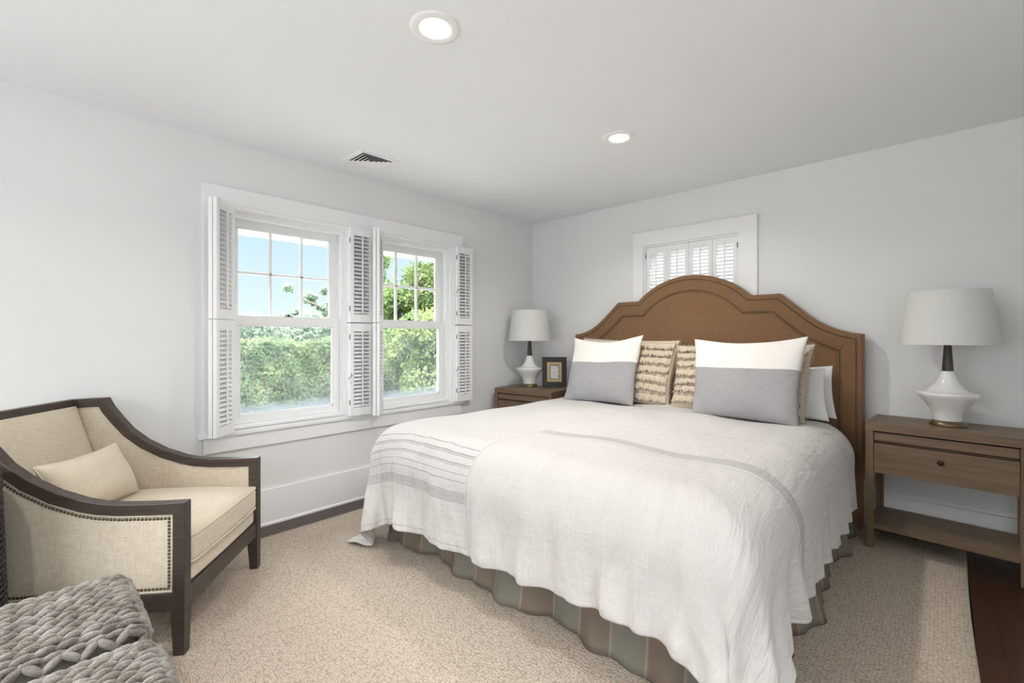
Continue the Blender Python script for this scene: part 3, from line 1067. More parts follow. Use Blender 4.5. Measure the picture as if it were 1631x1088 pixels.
# mattress with duvet rounding
def sd_box_project(P, lo, hi, r, margin=0.0):
    """push points out of a rounded box (numpy)"""
    c_ = (lo + hi) / 2; hf = (hi - lo) / 2 - r
    q = P - c_
    cl = np.clip(q, -hf, hf)
    d = q - cl
    L = np.sqrt((np.abs(d[..., 0]) ** 5 + np.abs(d[..., 1]) ** 5 + 1e-30) ** 0.4 + d[..., 2] ** 2)
    inside_core = L < 1e-9
    pen = (r + margin) - L
    m_ = (pen > 0) & (~inside_core)
    out = P.copy()
    out[m_] = c_ + cl[m_] + d[m_] / L[m_][:, None] * (r + margin)
    if inside_core.any():
        qq = q[inside_core]
        qq[:, 2] = hf[2] + r + margin
        out[inside_core] = c_ + qq
        m_ = m_ | inside_core
    return out, m_
CLO = np.array([0.725, -2.365, -0.60]); CHI = np.array([2.845, -0.145, 0.700]); CR = 0.195

def rounded_block(lo, hi, r, n, zmin):
    """closed rounded box surface"""
    bm = bmesh.new()
    bmesh.ops.create_cube(bm, size=2)
    bmesh.ops.subdivide_edges(bm, edges=bm.edges[:], cuts=n, use_grid_fill=True)
    c_ = (lo + hi) / 2; hf = (hi - lo) / 2
    for v in bm.verts:
        p = np.array(v.co[:])
        # concentrate samples near the edges
        p = np.sign(p) * (1 - (1 - np.abs(p)) ** 1.6)
        q = p * hf
        cl = np.clip(q, -(hf - r), hf - r)
        d = q - cl
        L = np.linalg.norm(d)
        if L > 1e-9: q = cl + d / L * r
        v.co = Vector(c_ + q)
    v_ = [v.co[:] for v in bm.verts]; bm.verts.index_update()
    f_ = [tuple(v.index for v in f.verts) for f in bm.faces]
    bm.free()
    return v_, f_
v_, f_ = rounded_block(np.array([0.81, -2.25, 0.362]), np.array([2.80, -0.145, 0.692]), 0.150, 16, 0)
tag(mesh_obj('mattress', v_, f_, M['sheet'], None, True), 'thick white mattress under the coverlet', 'mattress')

# ---- bed skirt: panels with pleats, striped
def skirt_panel(p0, p1, out, ztop=0.40, amp=0.034, seed=1, zbot=0.018, flare=0.05, cut=None):
    r_ = rng(seed)
    p0, p1, out = Vector(p0), Vector(p1), Vector(out)
    L = (p1 - p0).length
    n = int(L / 0.012); m_ = 12
    ph = [r_.uniform(0, 6) for _ in range(4)]
    vv, ff, uv = [], [], []
    for j in range(m_ + 1):
        t = j / m_
        for i in range(n + 1):
            s = i / n * L
            w = (math.sin(s * 7.5 + ph[0]) * 0.55 + math.sin(s * 17 + ph[1] + 0.6 * math.sin(s * 3)) * 0.45 + 0.25 * math.sin(s * 39 + ph[2]))
            off = amp * w * (0.15 + t * 1.1) + flare * t * t * 0.6
            z = ztop + (zbot - ztop) * t + (0.006 * math.sin(s * 13 + ph[3]) * t)
            p = p0 + (p1 - p0) * (i / n) + out * (off - 0.012)
            vv.append((p.x, p.y, max(0.016, z))); uv.append((s, 1 - t))
    for j in range(m_):
        for i in range(n):
            a = j * (n + 1) + i
            ff.append((a, a + 1, a + n + 2, a + n + 1))
    return vv, ff, uv
skirt = empty('bed_skirt', (1.8, -2.24, 0)); tag(skirt, 'striped taupe and grey-green bed skirt hanging below the white coverlet', 'bed skirt')
for k, (p0, p1, out) in enumerate((((0.80, -2.22, 0), (2.79, -2.22, 0), (0, -1, 0)), ((2.80, -2.20, 0), (2.80, -0.20, 0), (1, 0, 0)), ((0.80, -0.20, 0), (0.80, -2.20, 0), (-1, 0, 0)))):
    vv, ff, uv = skirt_panel(p0, p1, out, seed=3 + k)
    vv = [(x - 1.8, y + 2.24, z) for x, y, z in vv]
    o = mesh_obj('skirt_panel', vv, ff, M['skirt'], skirt, True, False, uv=uv)
    md = o.modifiers.new('thickness', 'SOLIDIFY'); md.thickness = 0.0025

# ---- coverlet: position based cloth settled over the bed
def settle_coverlet():
    x0, x1 = 0.495, 3.190
    yh, yf_ = -0.40, -2.735        # head edge, foot edge of the flat cloth
    h = 0.027
    nx = int(round((x1 - x0) / h)) + 1; ny = int(round((yh - yf_) / h)) + 1
    X, Tt = np.meshgrid(np.linspace(x0, x1, nx), np.linspace(1, 0, ny))
    foot = yf_ + 0.065 * np.clip((X - 1.5) / 1.1, 0, 1) + 0.10 * np.clip((0.95 - X) / 0.4, 0, 1)
    Y = yh - (yh - foot) * Tt
    rs = np.random.RandomState(7)
    P = np.stack([X, Y, np.full_like(X, 0.712)], -1)
    rest = P.copy()
    # extra width gathered in the foot drop makes soft vertical folds
    S = (Y - foot)                     # metres from foot hem
    drop = np.clip(1 - S / 0.62, 0, 1)
    phx = X * 2 * PI
    P[..., 2] += 0.004 * rs.rand(ny, nx)
    hx = (x1 - x0) / (nx - 1); hy = (yh - yf_) / (ny - 1)
    gx = hx * (1 + 0.06 * drop * ((X[:, :] > 0.95) & (X < 2.55)))      # rest length along x per row
    gyR = np.clip((X - 2.70) / 0.5, 0, 1)
    gy = (yh - foot) / (ny - 1) * (1 + 0.06 * gyR)
    pin = (X > 0.99) & (X < 2.62) & (Y > -2.12)
    PIN = rest.copy(); PIN[..., 2] = 0.706
    V = np.zeros_like(P)
    dt = 1 / 60.0
    cons = []
    def con(sa, sb, L, k): cons.append((sa, sb, L, k))
    sl = slice
    for o in (0, 1):
        m_ = (nx - o) // 2 * 2
        a = (sl(None), sl(o, o + m_, 2)); b_ = (sl(None), sl(o + 1, o + m_, 2))
        con(a, b_, gx[:, o:o + m_:2], 1.0)
        m_ = (ny - o) // 2 * 2
        a = (sl(o, o + m_, 2), sl(None)); b_ = (sl(o + 1, o + m_, 2), sl(None))
        con(a, b_, gy[o:o + m_:2, :], 1.0)
    # shear
    gd = np.sqrt(gx ** 2 + gy ** 2)
    for o in (0, 1):
        m_ = (ny - o) // 2 * 2
        con((sl(o, o + m_, 2), sl(0, nx - 1)), (sl(o + 1, o + m_, 2), sl(1, nx)), gd[o:o + m_:2, :-1], 0.07)
        con((sl(o, o + m_, 2), sl(1, nx)), (sl(o + 1, o + m_, 2), sl(0, nx - 1)), gd[o:o + m_:2, :-1], 0.07)
    # bending (skip three)
    for o in range(0, 3):
        st = 3
        ia = np.arange(o, nx - st, 2 * st)
        blk = np.concatenate([np.arange(i, min(i + st, nx - st)) for i in ia])
        con((sl(None), blk), (sl(None), blk + st), 3 * gx[:, blk], 0.10)
        ia = np.arange(o, ny - st, 2 * st)
        blk = np.concatenate([np.arange(i, min(i + st, ny - st)) for i in ia])
        con((blk, sl(None)), (blk + st, sl(None)), 3 * gy[blk, :], 0.10)
    steps = 300
    for it in range(steps):
        V[..., 2] -= 9.8 * dt
        V *= 0.965
        # a light draught that starts the folds of the foot drop
        if it < 90:
            V[..., 1] += -0.05 * np.sin(X * 2 * PI / 0.37 + 0.8 * np.sin(X * 5)) * (drop > 0.2) * dt * 8
            V[..., 0] += 0.05 * np.sin(Y * 2 * PI / 0.33) * (X > 2.9) * dt * 8
        Q = P + V * dt
        for k in range(12):
            for sa, sb, L, kk in cons:
                A_ = Q[sa]; B_ = Q[sb]
                d = B_ - A_
                ln = np.sqrt((d * d).sum(-1)) + 1e-9
                ln = np.maximum(ln, 1e-6); w = (0.5 * kk * (ln - L) / ln)[..., None] * d
                Q[sa] = A_ + w; Q[sb] = B_ - w
            if k % 3 == 2:
                F = Q.reshape(-1, 3)
                F2, hit = sd_box_project(F, CLO, CHI, CR, 0.006)
                F2[:, 2] = np.maximum(F2[:, 2], 0.022)
                Q = F2.reshape(Q.shape)
                Q[pin] = PIN[pin]
        hitm = hit.reshape(ny, nx)
        Vn = (Q - P) / dt
        fr_ = np.where(hitm, 0.25, 1.0)[..., None]
        Vn[..., :2] *= fr_
        sp_ = np.linalg.norm(Vn, axis=-1, keepdims=True)
        Vn *= np.minimum(1, 2.5 / (sp_ + 1e-9))
        Q2 = Q.copy()
        # static friction on top of the bed
        Q2[..., :2] = np.where(hitm[..., None] & (P[..., 2:3] > 0.66), P[..., :2] + (Q[..., :2] - P[..., :2]) * 0.35, Q[..., :2])
        V = Vn; P = Q2
    return P, X, Y, nx, ny, foot, hx, hy
P, X, Y, nx, ny, yf_, hx, hy = settle_coverlet()
# soft puff of the duvet beneath, and a scalloped frayed hem
puff = 0.010 * np.sin(X * 5.1 + 1.0) * np.sin(Y * 4.3 + 0.4) + 0.006 * np.sin(X * 11 + Y * 3) * np.sin(Y * 9 - X * 2)
top = np.clip((P[..., 2] - 0.60) / 0.10, 0, 1)
P[..., 2] += (puff + 0.010) * top
edge = np.minimum.reduce([X - X.min(), X.max() - X, Y - yf_])
fr_ = np.clip(1 - edge / 0.03, 0, 1)
def vnorm(P):
    du = np.gradient(P, axis=1); dv = np.gradient(P, axis=0)
    n_ = np.cross(du, dv); n_ /= (np.linalg.norm(n_, axis=-1, keepdims=True) + 1e-9)
    return n_
NRM = vnorm(P)
P += NRM * (0.004 * np.sin((X + Y) * 2 * PI / 0.075)[..., None]) * fr_[..., None]
# loose waves of the frayed side and foot hems
fw = np.clip(1 - (X.max() - X) / 0.34, 0, 1) ** 1.3
P += NRM * ((0.020 * np.sin(Y * 2 * PI / 0.19 + 0.7 * np.sin(Y * 4)) + 0.008 * np.sin(Y * 2 * PI / 0.083)) * fw)[..., None]
fw = np.clip(1 - (Y - yf_) / 0.42, 0, 1) ** 1.1
P += NRM * ((0.018 * np.sin(X * 2 * PI / 0.27 + 1.1 * np.sin(X * 3)) + 0.006 * np.sin(X * 2 * PI / 0.11 + 2 * np.sin(X * 7))) * fw)[..., None]
# soft upright creases in the foot drop
cz = np.clip(1 - (Y - yf_) / 0.60, 0, 1)
cz = cz ** 0.7 * np.clip((Y - yf_) / 0.02 + 0.6, 0, 1)
for xc, wd, am, ln in ((0.86, .022, .024, .05), (0.99, .016, .016, -.03), (1.12, .030, .018, .04), (1.27, .018, .015, .0), (1.40, .022, .020, .05), (1.55, .014, .014, -.04),
                       (1.74, .026, .018, .06), (1.83, .014, .013, .0), (2.02, .030, .020, -.05), (2.14, .016, .013, .03), (2.33, .024, .022, .06), (2.47, .016, .014, .02), (2.62, .030, .022, -.04)):
    q = (X - xc - ln * (Y - yf_) - 0.012 * np.sin(Y * 19 + xc * 9)) / wd
    P += NRM * (1.5 * am * np.exp(-0.5 * q * q) * cz)[..., None]
P[..., 2] = np.maximum(P[..., 2], 0.022)
vv = P.reshape(-1, 3).tolist()
uv = np.stack([X.ravel(), (Y - yf_).ravel()], -1)
ff = []
for j in range(ny - 1):
    for i in range(nx - 1):
        a = j * nx + i
        ff.append((a, a + 1, a + nx + 1, a + nx))
o = mesh_obj('coverlet', vv, ff, M['coverlet'], None, True, False, uv=uv)
tag(o, 'crinkled white linen coverlet with grey woven stripes draped over the bed', 'bedspread')
md = o.modifiers.new('smooth', 'SUBSURF'); md.levels = 1; md.render_levels = 2
md = o.modifiers.new('thickness', 'SOLIDIFY'); md.thickness = 0.003; md.offset = 1
# ================================================================== pillows
def pillow(name, BL, BR, TR, TL, thick, mat, label, cat='pillow', group=None, seed=1, nu=44, nv=36, pinch=0.045, sag=0.012, wr=0.004, power=0.42):
    BL, BR, TR, TL = map(Vector, (BL, BR, TR, TL))
    c_ = (BL + BR + TR + TL) / 4
    base = Vector((c_.x, c_.y, min(BL.z, BR.z)))
    n_ = ((BR - BL).cross(TL - BL)).normalized()   # faces front
    r_ = rng(seed)
    ph = [r_.uniform(0, 6.28) for _ in range(6)]
    vv, uv, ff = [], [], []
    def pos(u, v, side):
        # edges bow inward between the corners
        bu = math.sin(PI * u); bv = math.sin(PI * v)
        uu = u + pinch * (0.5 - u) * 2 * (bv ** 0.8) * 0.5
        vv_ = v + pinch * (0.5 - v) * 2 * (bu ** 0.8) * 0.5
        p = BL * (1 - uu) * (1 - vv_) + BR * uu * (1 - vv_) + TR * uu * vv_ + TL * (1 - uu) * vv_
        e = max(0.0, (1 - abs(2 * u - 1) ** 2.4)) * max(0.0, (1 - abs(2 * v - 1) ** 2.4))
        hgt = e ** power
        # fuller at the bottom
        hgt *= 1.0 + 0.22 * (0.5 - v)
        wv = wr * math.sin(9 * u + 5 * v + ph[0]) * math.sin(7 * v - 4 * u + ph[1]) + wr * .6 * math.sin(23 * u * (1 - v) + 11 * v + ph[2]) * (1 - e)
        d = (thick / 2) * hgt
        q = p + n_ * (side * d + (wv if 0.001 < e else 0))
        q.z += -sag * (bu) * (v ** 2)
        return q
    for side in (1, -1):
        off = len(vv)
        for j in range(nv + 1):
            for i in range(nu + 1):
                # cosine spacing crowds samples at the seam
                u = 0.5 - 0.5 * math.cos(PI * i / nu); v = 0.5 - 0.5 * math.cos(PI * j / nv)
                vv.append(tuple(pos(u, v, side) - base)); uv.append((u, v))
        for j in range(nv):
            for i in range(nu):
                a = off + j * (nu + 1) + i
                q = (a, a + 1, a + nu + 2, a + nu + 1)
                ff.append(q if side == 1 else tuple(reversed(q)))
    me_o = mesh_obj(name, vv, ff, mat, None, True, False, uv=uv)
    bm = bmesh.new(); bm.from_mesh(me_o.data)
    bmesh.ops.remove_doubles(bm, verts=bm.verts, dist=0.0004)
    bm.to_mesh(me_o.data); bm.free()
    me_o.location = base
    if label: tag(me_o, label, cat, group)
    return me_o, pos, base, n_

def fix(p, y, z=0): return p
# white sleeping pillows leaning on the headboard (right side)
pillow('sleeping_pillow', (2.06, -0.245, 0.712), (2.745, -0.245, 0.712), (2.715, -0.192, 1.045), (2.06, -0.192, 1.05), 0.095, M['sheet'],
       'white cotton sleeping pillow leaning on the right end of the headboard', 'pillow', None, 11, sag=0.02)
pillow('sleeping_pillow', (2.05, -0.350, 0.712), (2.725, -0.385, 0.712), (2.690, -0.300, 1.035), (2.05, -0.285, 1.04), 0.10, M['sheet'],
       'second white sleeping pillow, tucked just behind the right ruffled pillow', 'pillow', None, 12, sag=0.02)

def ruffled(BL, BR, TR, TL, label, seed):
    o, pos, base, n_ = pillow('ruffled_pillow', BL, BR, TR, TL, 0.17, M['ruffle'], label, 'pillow', 'cream ruffled pillows', seed, sag=0.004, wr=0.005)
    r_ = rng(seed + 50)
    rows = 7
    for k in range(rows):
        v0 = 0.985 - k * (0.90 / (rows - 0.3))
        vv, ff = [], []
        n = 200
        dz = 0.052
        ph = [r_.uniform(0, 6) for _ in range(3)]
        for i in range(n + 1):
            u = 0.012 + 0.976 * i / n
            slope = 0.045 * (0.5 - u) + 0.012 * math.sin(3 * u + ph[0]) + 0.010 * math.sin(9 * u + ph[2])
            va = min(0.985, v0 + slope)
            p = pos(u, va, 1) - base
            for (dv, out, jag) in ((0.0, 0.001, 0), (0.018, 0.010, 0), (0.045, 0.014, 0), (0.078, 0.012 + 0.008 * math.sin(u * 120 + ph[1]), 0), (0.105, 0.022 + 0.012 * math.sin(u * 95 + ph[2]), 1)):
                q = pos(u, max(0.012, va - dv), 1) - base
                q = q + n_ * out
                if jag: q.z += (r_.random() - 0.5) * 0.036 * (1 if i % 2 else -0.3)
                vv.append(tuple(q))
        for i in range(n):
            for j in range(4):
                a = i * 5 + j
                ff.append((a, a + 1, a + 6, a + 5))
        rf = mesh_obj('ruffle', vv, ff, M['ruffle'], o, True, False)
        md = rf.modifiers.new('t', 'SOLIDIFY'); md.thickness = 0.0015
    # frayed fringe round the seam
    b = MB()
    for side in ('top', 'left', 'right'):
        n = 150 if side == 'top' else 90
        for i in range(n):
            t = (i + r_.random()) / n
            if side == 'top': u, v, dd = t, 1.0, Vector((r_.uniform(-.5, .5), r_.uniform(-.5, .3), 1))
            elif side == 'left': u, v, dd = 0.0, t, Vector((-1, r_.uniform(-.6, .2), r_.uniform(-.9, .3)))
            else: u, v, dd = 1.0, t, Vector((1, r_.uniform(-.6, .2), r_.uniform(-.9, .3)))
            p = pos(u, v, 1) - base
            dd.normalize()
            L = r_.uniform(0.008, 0.020)
            q = p + dd * L + Vector((r_.uniform(-.004, .004), 0, -0.003))
            mid = (p + q) / 2 + Vector((0, 0, 0.002))
            b.tube([tuple(p - dd * 0.004), tuple(mid), tuple(q)], 0.0009, 3, caps=False)
    fz = b.build('fringe', M['ruffle'], o, True, False)
    return o
ruffled((0.875, -0.50, 0.705), (1.755, -0.50, 0.705), (1.775, -0.34, 1.20), (0.90, -0.34, 1.215),
        'cream ruffled pillow with frayed tiers behind the left two-tone pillow', 31)
ruffled((1.785, -0.53, 0.703), (2.625, -0.53, 0.703), (2.650, -0.375, 1.185), (1.765, -0.375, 1.165),
        'cream ruffled pillow with frayed tiers behind the right two-tone pillow', 32)
pillow('two_tone_pillow', (2.010, -0.715, 0.712), (2.628, -0.715, 0.708), (2.640, -0.520, 1.235), (1.955, -0.520, 1.215), 0.15, M['two_tone'],
       'white and grey linen pillow at the right front of the bed', 'pillow', None, 41, pinch=0.06, sag=0.022, wr=0.006)
pillow('two_tone_pillow', (0.965, -0.735, 0.708), (1.555, -0.665, 0.712), (1.545, -0.480, 1.245), (0.955, -0.560, 1.220), 0.14, M['two_tone'],
       'white and grey linen pillow at the left front of the bed', 'pillow', None, 42, pinch=0.07, sag=0.030, wr=0.008)

# ================================================================== nightstands
def make_nightstand():
    w_, d_, h_ = 0.64, 0.39, 0.722
    root = empty('nightstand', (0, 0, 0))
    x0, x1, y0, y1 = -w_ / 2, w_ / 2, -d_ / 2, d_ / 2
    t = 0.036
    MB().box(x0, x1, y0, y1, h_ - 0.046, h_, 0.003).build('tabletop', M['night_wood'], root)
    for sx in (x0, x1 - t):
        for sy in (y0, y1 - t):
            MB().box(sx, sx + t, sy, sy + t, 0, h_ - 0.046, 0.002).build('leg', M['night_wood_v'], root)
    b = MB()
    b.box(x0 + .004, x0 + .022, y0 + t, y1 - t, 0.435, h_ - .046); b.box(x1 - .022, x1 - .004, y0 + t, y1 - t, 0.435, h_ - .046)
    b.box(x0 + t, x1 - t, y1 - .022, y1 - .006, 0.435, h_ - .046)
    b.box(x0 + t, x1 - t, y0 + .03, y1 - .022, 0.608, 0.613)
    b.build('case', M['night_wood'], root)
    s = MB().box(x0 + t + .002, x1 - t - .002, y0 + .010, y0 + .25, 0.620, 0.668, 0.003)
    s.build('pull_out_tray', M['night_wood'], root)
    # little lip of the tray
    dr = MB().box(x0 + t + .002, x1 - t - .002, y0 + .003, y0 + .024, 0.437, 0.606, 0.002)
    dr.box(x0 + t + .012, x1 - t - .012, y0 + .024, y1 - .04, 0.445, 0.58)
    d = dr.build('drawer', M['night_wood'], root)
    k = MB(); k.T = Matrix.Translation((0, y0 + .003, 0.548)) @ Matrix.Rotation(PI / 2, 4, 'X')
    k.lathe([(0.006, 0), (0.006, 0.010), (0.013, 0.014), (0.014, 0.019), (0.010, 0.024), (0.001, 0.025)], 20)
    k.build('knob', M['knob'], d, True)
    MB().box(x0 + .004, x1 - .004, y0 + .006, y1 - .006, 0.112, 0.142, 0.002).build('shelf', M['night_wood'], root)
    return root
ns = make_nightstand()
tag(ns, 'brown wooden nightstand with one drawer and low shelf, right of the bed', 'nightstand', 'matching brown nightstands')
ns.location = (3.232, -0.232, 0.0155); ns.rotation_euler = (0, 0, R(-3))
ns2 = copy_tree(ns)
ns2['label'] = 'brown wooden nightstand in the corner left of the bed, mostly hidden by it'
ns2.location = (0.372, -0.42, 0.0155); ns2.rotation_euler = (0, 0, R(7))
NT = 0.7375

# ================================================================== table lamps
def make_lamp():
    root = empty('table_lamp', (0, 0, 0))
    MB().lathe([(0.078, 0), (0.080, 0.004), (0.079, 0.010), (0.072, 0.022), (0.066, 0.028), (0.060, 0.030)], 56).build('lamp_base', M['bronze'], root, True, True, R(40))
    prof = [(0.062, 0.030), (0.0635, 0.036), (0.065, 0.050), (0.070, 0.070), (0.081, 0.095), (0.097, 0.120), (0.113, 0.142), (0.125, 0.160), (0.131, 0.172),
            (0.1325, 0.178), (0.131, 0.183), (0.126, 0.186), (0.112, 0.188), (0.096, 0.193), (0.082, 0.201), (0.068, 0.214), (0.056, 0.230), (0.046, 0.250), (0.038, 0.272), (0.031, 0.292), (0.0265, 0.303), (0.024, 0.306)]
    MB().lathe(prof, 64).build('ceramic_body', M['ceramic'], root, True, True, R(60))
    MB().lathe([(0.025, 0.303), (0.0255, 0.306), (0.0245, 0.320), (0.017, 0.440), (0.016, 0.470), (0.012, 0.472), (0.012, 0.50)], 32).build('neck', M['bronze_dark'], root, True, True, R(40))
    b = MB()
    so = [(0.210, 0.452), (0.1725, 0.750)]
    b.lathe([(0.2085, 0.4535), (0.210, 0.452), (0.1925, 0.590), (0.1725, 0.750), (0.1712, 0.7505), (0.171, 0.749), (0.191, 0.590), (0.2085, 0.4535)], 72, False, False)
    b.build('lamp_shade', M['shade'], root, True, True, R(50))
    # shade fitter ring, arms, socket
    b = MB()
    b.tube([(0.171 * math.cos(a), 0.171 * math.sin(a), 0.742) for a in [2 * PI * k / 40 for k in range(40)]], 0.0015, 5, closed=True)
    for a in (0, 2 * PI / 3, 4 * PI / 3):
        b.tube([(0.012 * math.cos(a), 0.012 * math.sin(a), 0.715), (0.171 * math.cos(a), 0.171 * math.sin(a), 0.742)], 0.0015, 5)
    b.tube([(0, 0, 0.50), (0, 0, 0.715)], 0.004, 8)
    b.build('shade_fitter', M['iron'], root)
    return root
lamp = make_lamp()
tag(lamp, 'white ceramic table lamp with white shade on the right nightstand', 'table lamp', 'matching table lamps')
lamp.location = (3.250, -0.222, NT)
lamp2 = copy_tree(lamp)
lamp2['label'] = 'white ceramic table lamp with white shade in the far corner left of the bed'
lamp2.location = (0.258, -0.345, NT); lamp2.rotation_euler = (0, 0, 0.6)

# ================================================================== picture frame
pf = empty('picture_frame', (0.490, -0.245, NT + 0.002), R(38))
tag(pf, 'small black standing picture frame with a gold inner border beside the far lamp', 'picture frame')
lean = Matrix.Rotation(R(-8), 4, 'X')
w_, h_ = 0.237, 0.292
def ring(ax, az, bx_, bz_, y0, y1, zc_):
    b = MB(); b.T = lean
    o_ = [(-ax, zc_ - az), (ax, zc_ - az), (ax, zc_ + az), (-ax, zc_ + az)]
    i_ = [(-bx_, zc_ - bz_), (bx_, zc_ - bz_), (bx_, zc_ + bz_), (-bx_, zc_ + bz_)]
    b.strip(o_, i_, y0, y1, 'XZ')
    return b
zc_ = h_ / 2
ring(w_ / 2, h_ / 2, w_ / 2 - .016, h_ / 2 - .016, -.012, .012, zc_).build('outer_frame', M['black_frame'], pf)
ring(w_ / 2 - .016, h_ / 2 - .016, .070, .095, -.006, .010, zc_).build('wide_black_border', M['black_frame'], pf)
ring(.070, .095, .045, .070, -.012, .008, zc_).build('gold_border', M['gold_frame'], pf)
ring(.045, .070, .040, .065, -.008, .006, zc_).build('inner_lip', M['black_frame'], pf)
b = MB(); b.T = lean; b.box(-.041, .041, -.003, .001, zc_ - .066, zc_ + .066); b.build('faded_picture', M['print'], pf)
b = MB(); b.prism([(0.012, 0.002), (0.080, 0.0), (0.084, 0.004), (0.034, 0.20), (0.028, 0.20)], -.02, .02, 'YZ'); b.build('easel_back', M['black_frame'], pf)

# ================================================================== armchair (local x = forward, y = toward the window side)
ch = empty('armchair', (1.110, -3.337, 0.0145), R(50.27))
tag(ch, 'wide dark wood framed armchair in oatmeal linen with dark-nailed sides', 'armchair')
CW = 0.690
FT = 0.045
outer = [(0, 0.585), (-0.11, 0.583), (-0.23, 0.586), (-0.30, 0.593), (-0.357, 0.606), (-0.45, 0.640), (-0.54, 0.690), (-0.61, 0.746), (-0.665, 0.812), (-0.705, 0.866), (-0.728, 0.910),
         (-0.80, 0.908), (-0.915, 0.902)]
inner = [(-0.045, 0.541), (-0.11, 0.540), (-0.225, 0.542), (-0.292, 0.549), (-0.345, 0.562), (-0.432, 0.596), (-0.515, 0.643), (-0.58, 0.695), (-0.628, 0.752), (-0.668, 0.812), (-0.700, 0.866),
         (-0.78, 0.866), (-0.862, 0.860)]
def offset_loop(pts, d):
    P_ = [Vector(p) for p in pts]
    n = len(P_)
    area_ = sum(P_[i].x * P_[(i + 1) % n].y - P_[(i + 1) % n].x * P_[i].y for i in range(n))
    sg = 1 if area_ > 0 else -1
    out = []
    for i in range(n):
        d1 = (P_[i] - P_[i - 1]).normalized(); d2 = (P_[(i + 1) % n] - P_[i]).normalized()
        n1 = Vector((-d1.y, d1.x)) * sg; n2 = Vector((-d2.y, d2.x)) * sg
        m_ = (n1 + n2).normalized()
        out.append(P_[i] + m_ * (d / max(0.4, m_.dot(n1))))
    return out
# continue round: rear post, bottom rail, front post
outer += [(-0.840, 0.170)]
outer += [(0, 0.170)]
inner = [(p.x, p.y) for p in offset_loop(outer, 0.043)]
inner[-1] = (inner[-1][0], 0.240); inner[-2] = (inner[-2][0], 0.240)
def chair_side(y0, y1, outface):
    b = MB(); b.strip(outer, inner, y0, y1, 'XZ')
    # front leg, tapering
    def leg(xa0, xa1, xb0, xb1, zt):
        ya0, ya1 = y0, y1
        i0 = y0 if outface < 0 else y0 + 0.008
        i1 = y1 - 0.008 if outface < 0 else y1
        vv = [(xa0, ya0, zt), (xa1, ya0, zt), (xa1, ya1, zt), (xa0, ya1, zt), (xb0, i0, 0), (xb1, i0, 0), (xb1, i1, 0), (xb0, i1, 0)]
        return MB().add(vv, [(0, 1, 2, 3), (7, 6, 5, 4), (0, 4, 5, 1), (1, 5, 6, 2), (2, 6, 7, 3), (3, 7, 4, 0)])
    f = b.build('side_frame', M['frame_wood'], ch)
    md = f.modifiers.new('bevel', 'BEVEL'); md.width = 0.0025; md.segments = 2; md.limit_method = 'ANGLE'; md.angle_limit = R(50)
    leg(-0.052, 0, -0.040, -0.002, 0.1705).build('leg', M['frame_wood'], ch)
    leg(-0.840, -0.788, -0.875, -0.838, 0.1705).build('leg', M['frame_wood'], ch)
    # upholstered infill
    b = MB(); m0, m1 = y0 + 0.008, y1 - 0.008
    cen = inner
    b.prism(cen, m0, m1, 'XZ')
    b.build('side_panel', M['chair_fabric'], ch)
    # welt along the frame, both faces
    loop = offset_loop(inner, 0.004)
    for yy in (m0 - 0.001, m1 + 0.001):
        w = MB(); w.tube([(p[0], yy, p[1]) for p in loop], 0.0042, 6, closed=True)
        w.build('welt', M['chair_welt'], ch, True)
    # nail row on the outside face
    nl = offset_loop(inner, 0.016)
    nb = MB()
    pts = resample(list(nl) + [nl[0]], 0.0135)
    yy = m0 if outface < 0 else m1
    for p in pts:
        nb.dome((p.x, yy, p.y), 0.0062, (0, outface, 0), 0.75, 8)
    nb.build('nailhead_trim', M['nail'], ch, True)
chair_side(0.0, FT, -1)
chair_side(CW - FT, CW, 1)
b = MB()
b.box(-0.046, -0.006, FT, CW - FT, 0.172, 0.246, 0.002); b.build('front_rail', M['frame_wood'], ch)
b = MB(); b.box(-0.835, -0.80, FT, CW - FT, 0.172, 0.240, 0.002); b.build('rear_rail', M['frame_wood'], ch)
b = MB(); b.prism([(-0.915, 0.902), (-0.865, 0.905), (-0.857, 0.862), (-0.905, 0.858)], FT, CW - FT, 'XZ')
b.build('top_rail', M['frame_wood'], ch)
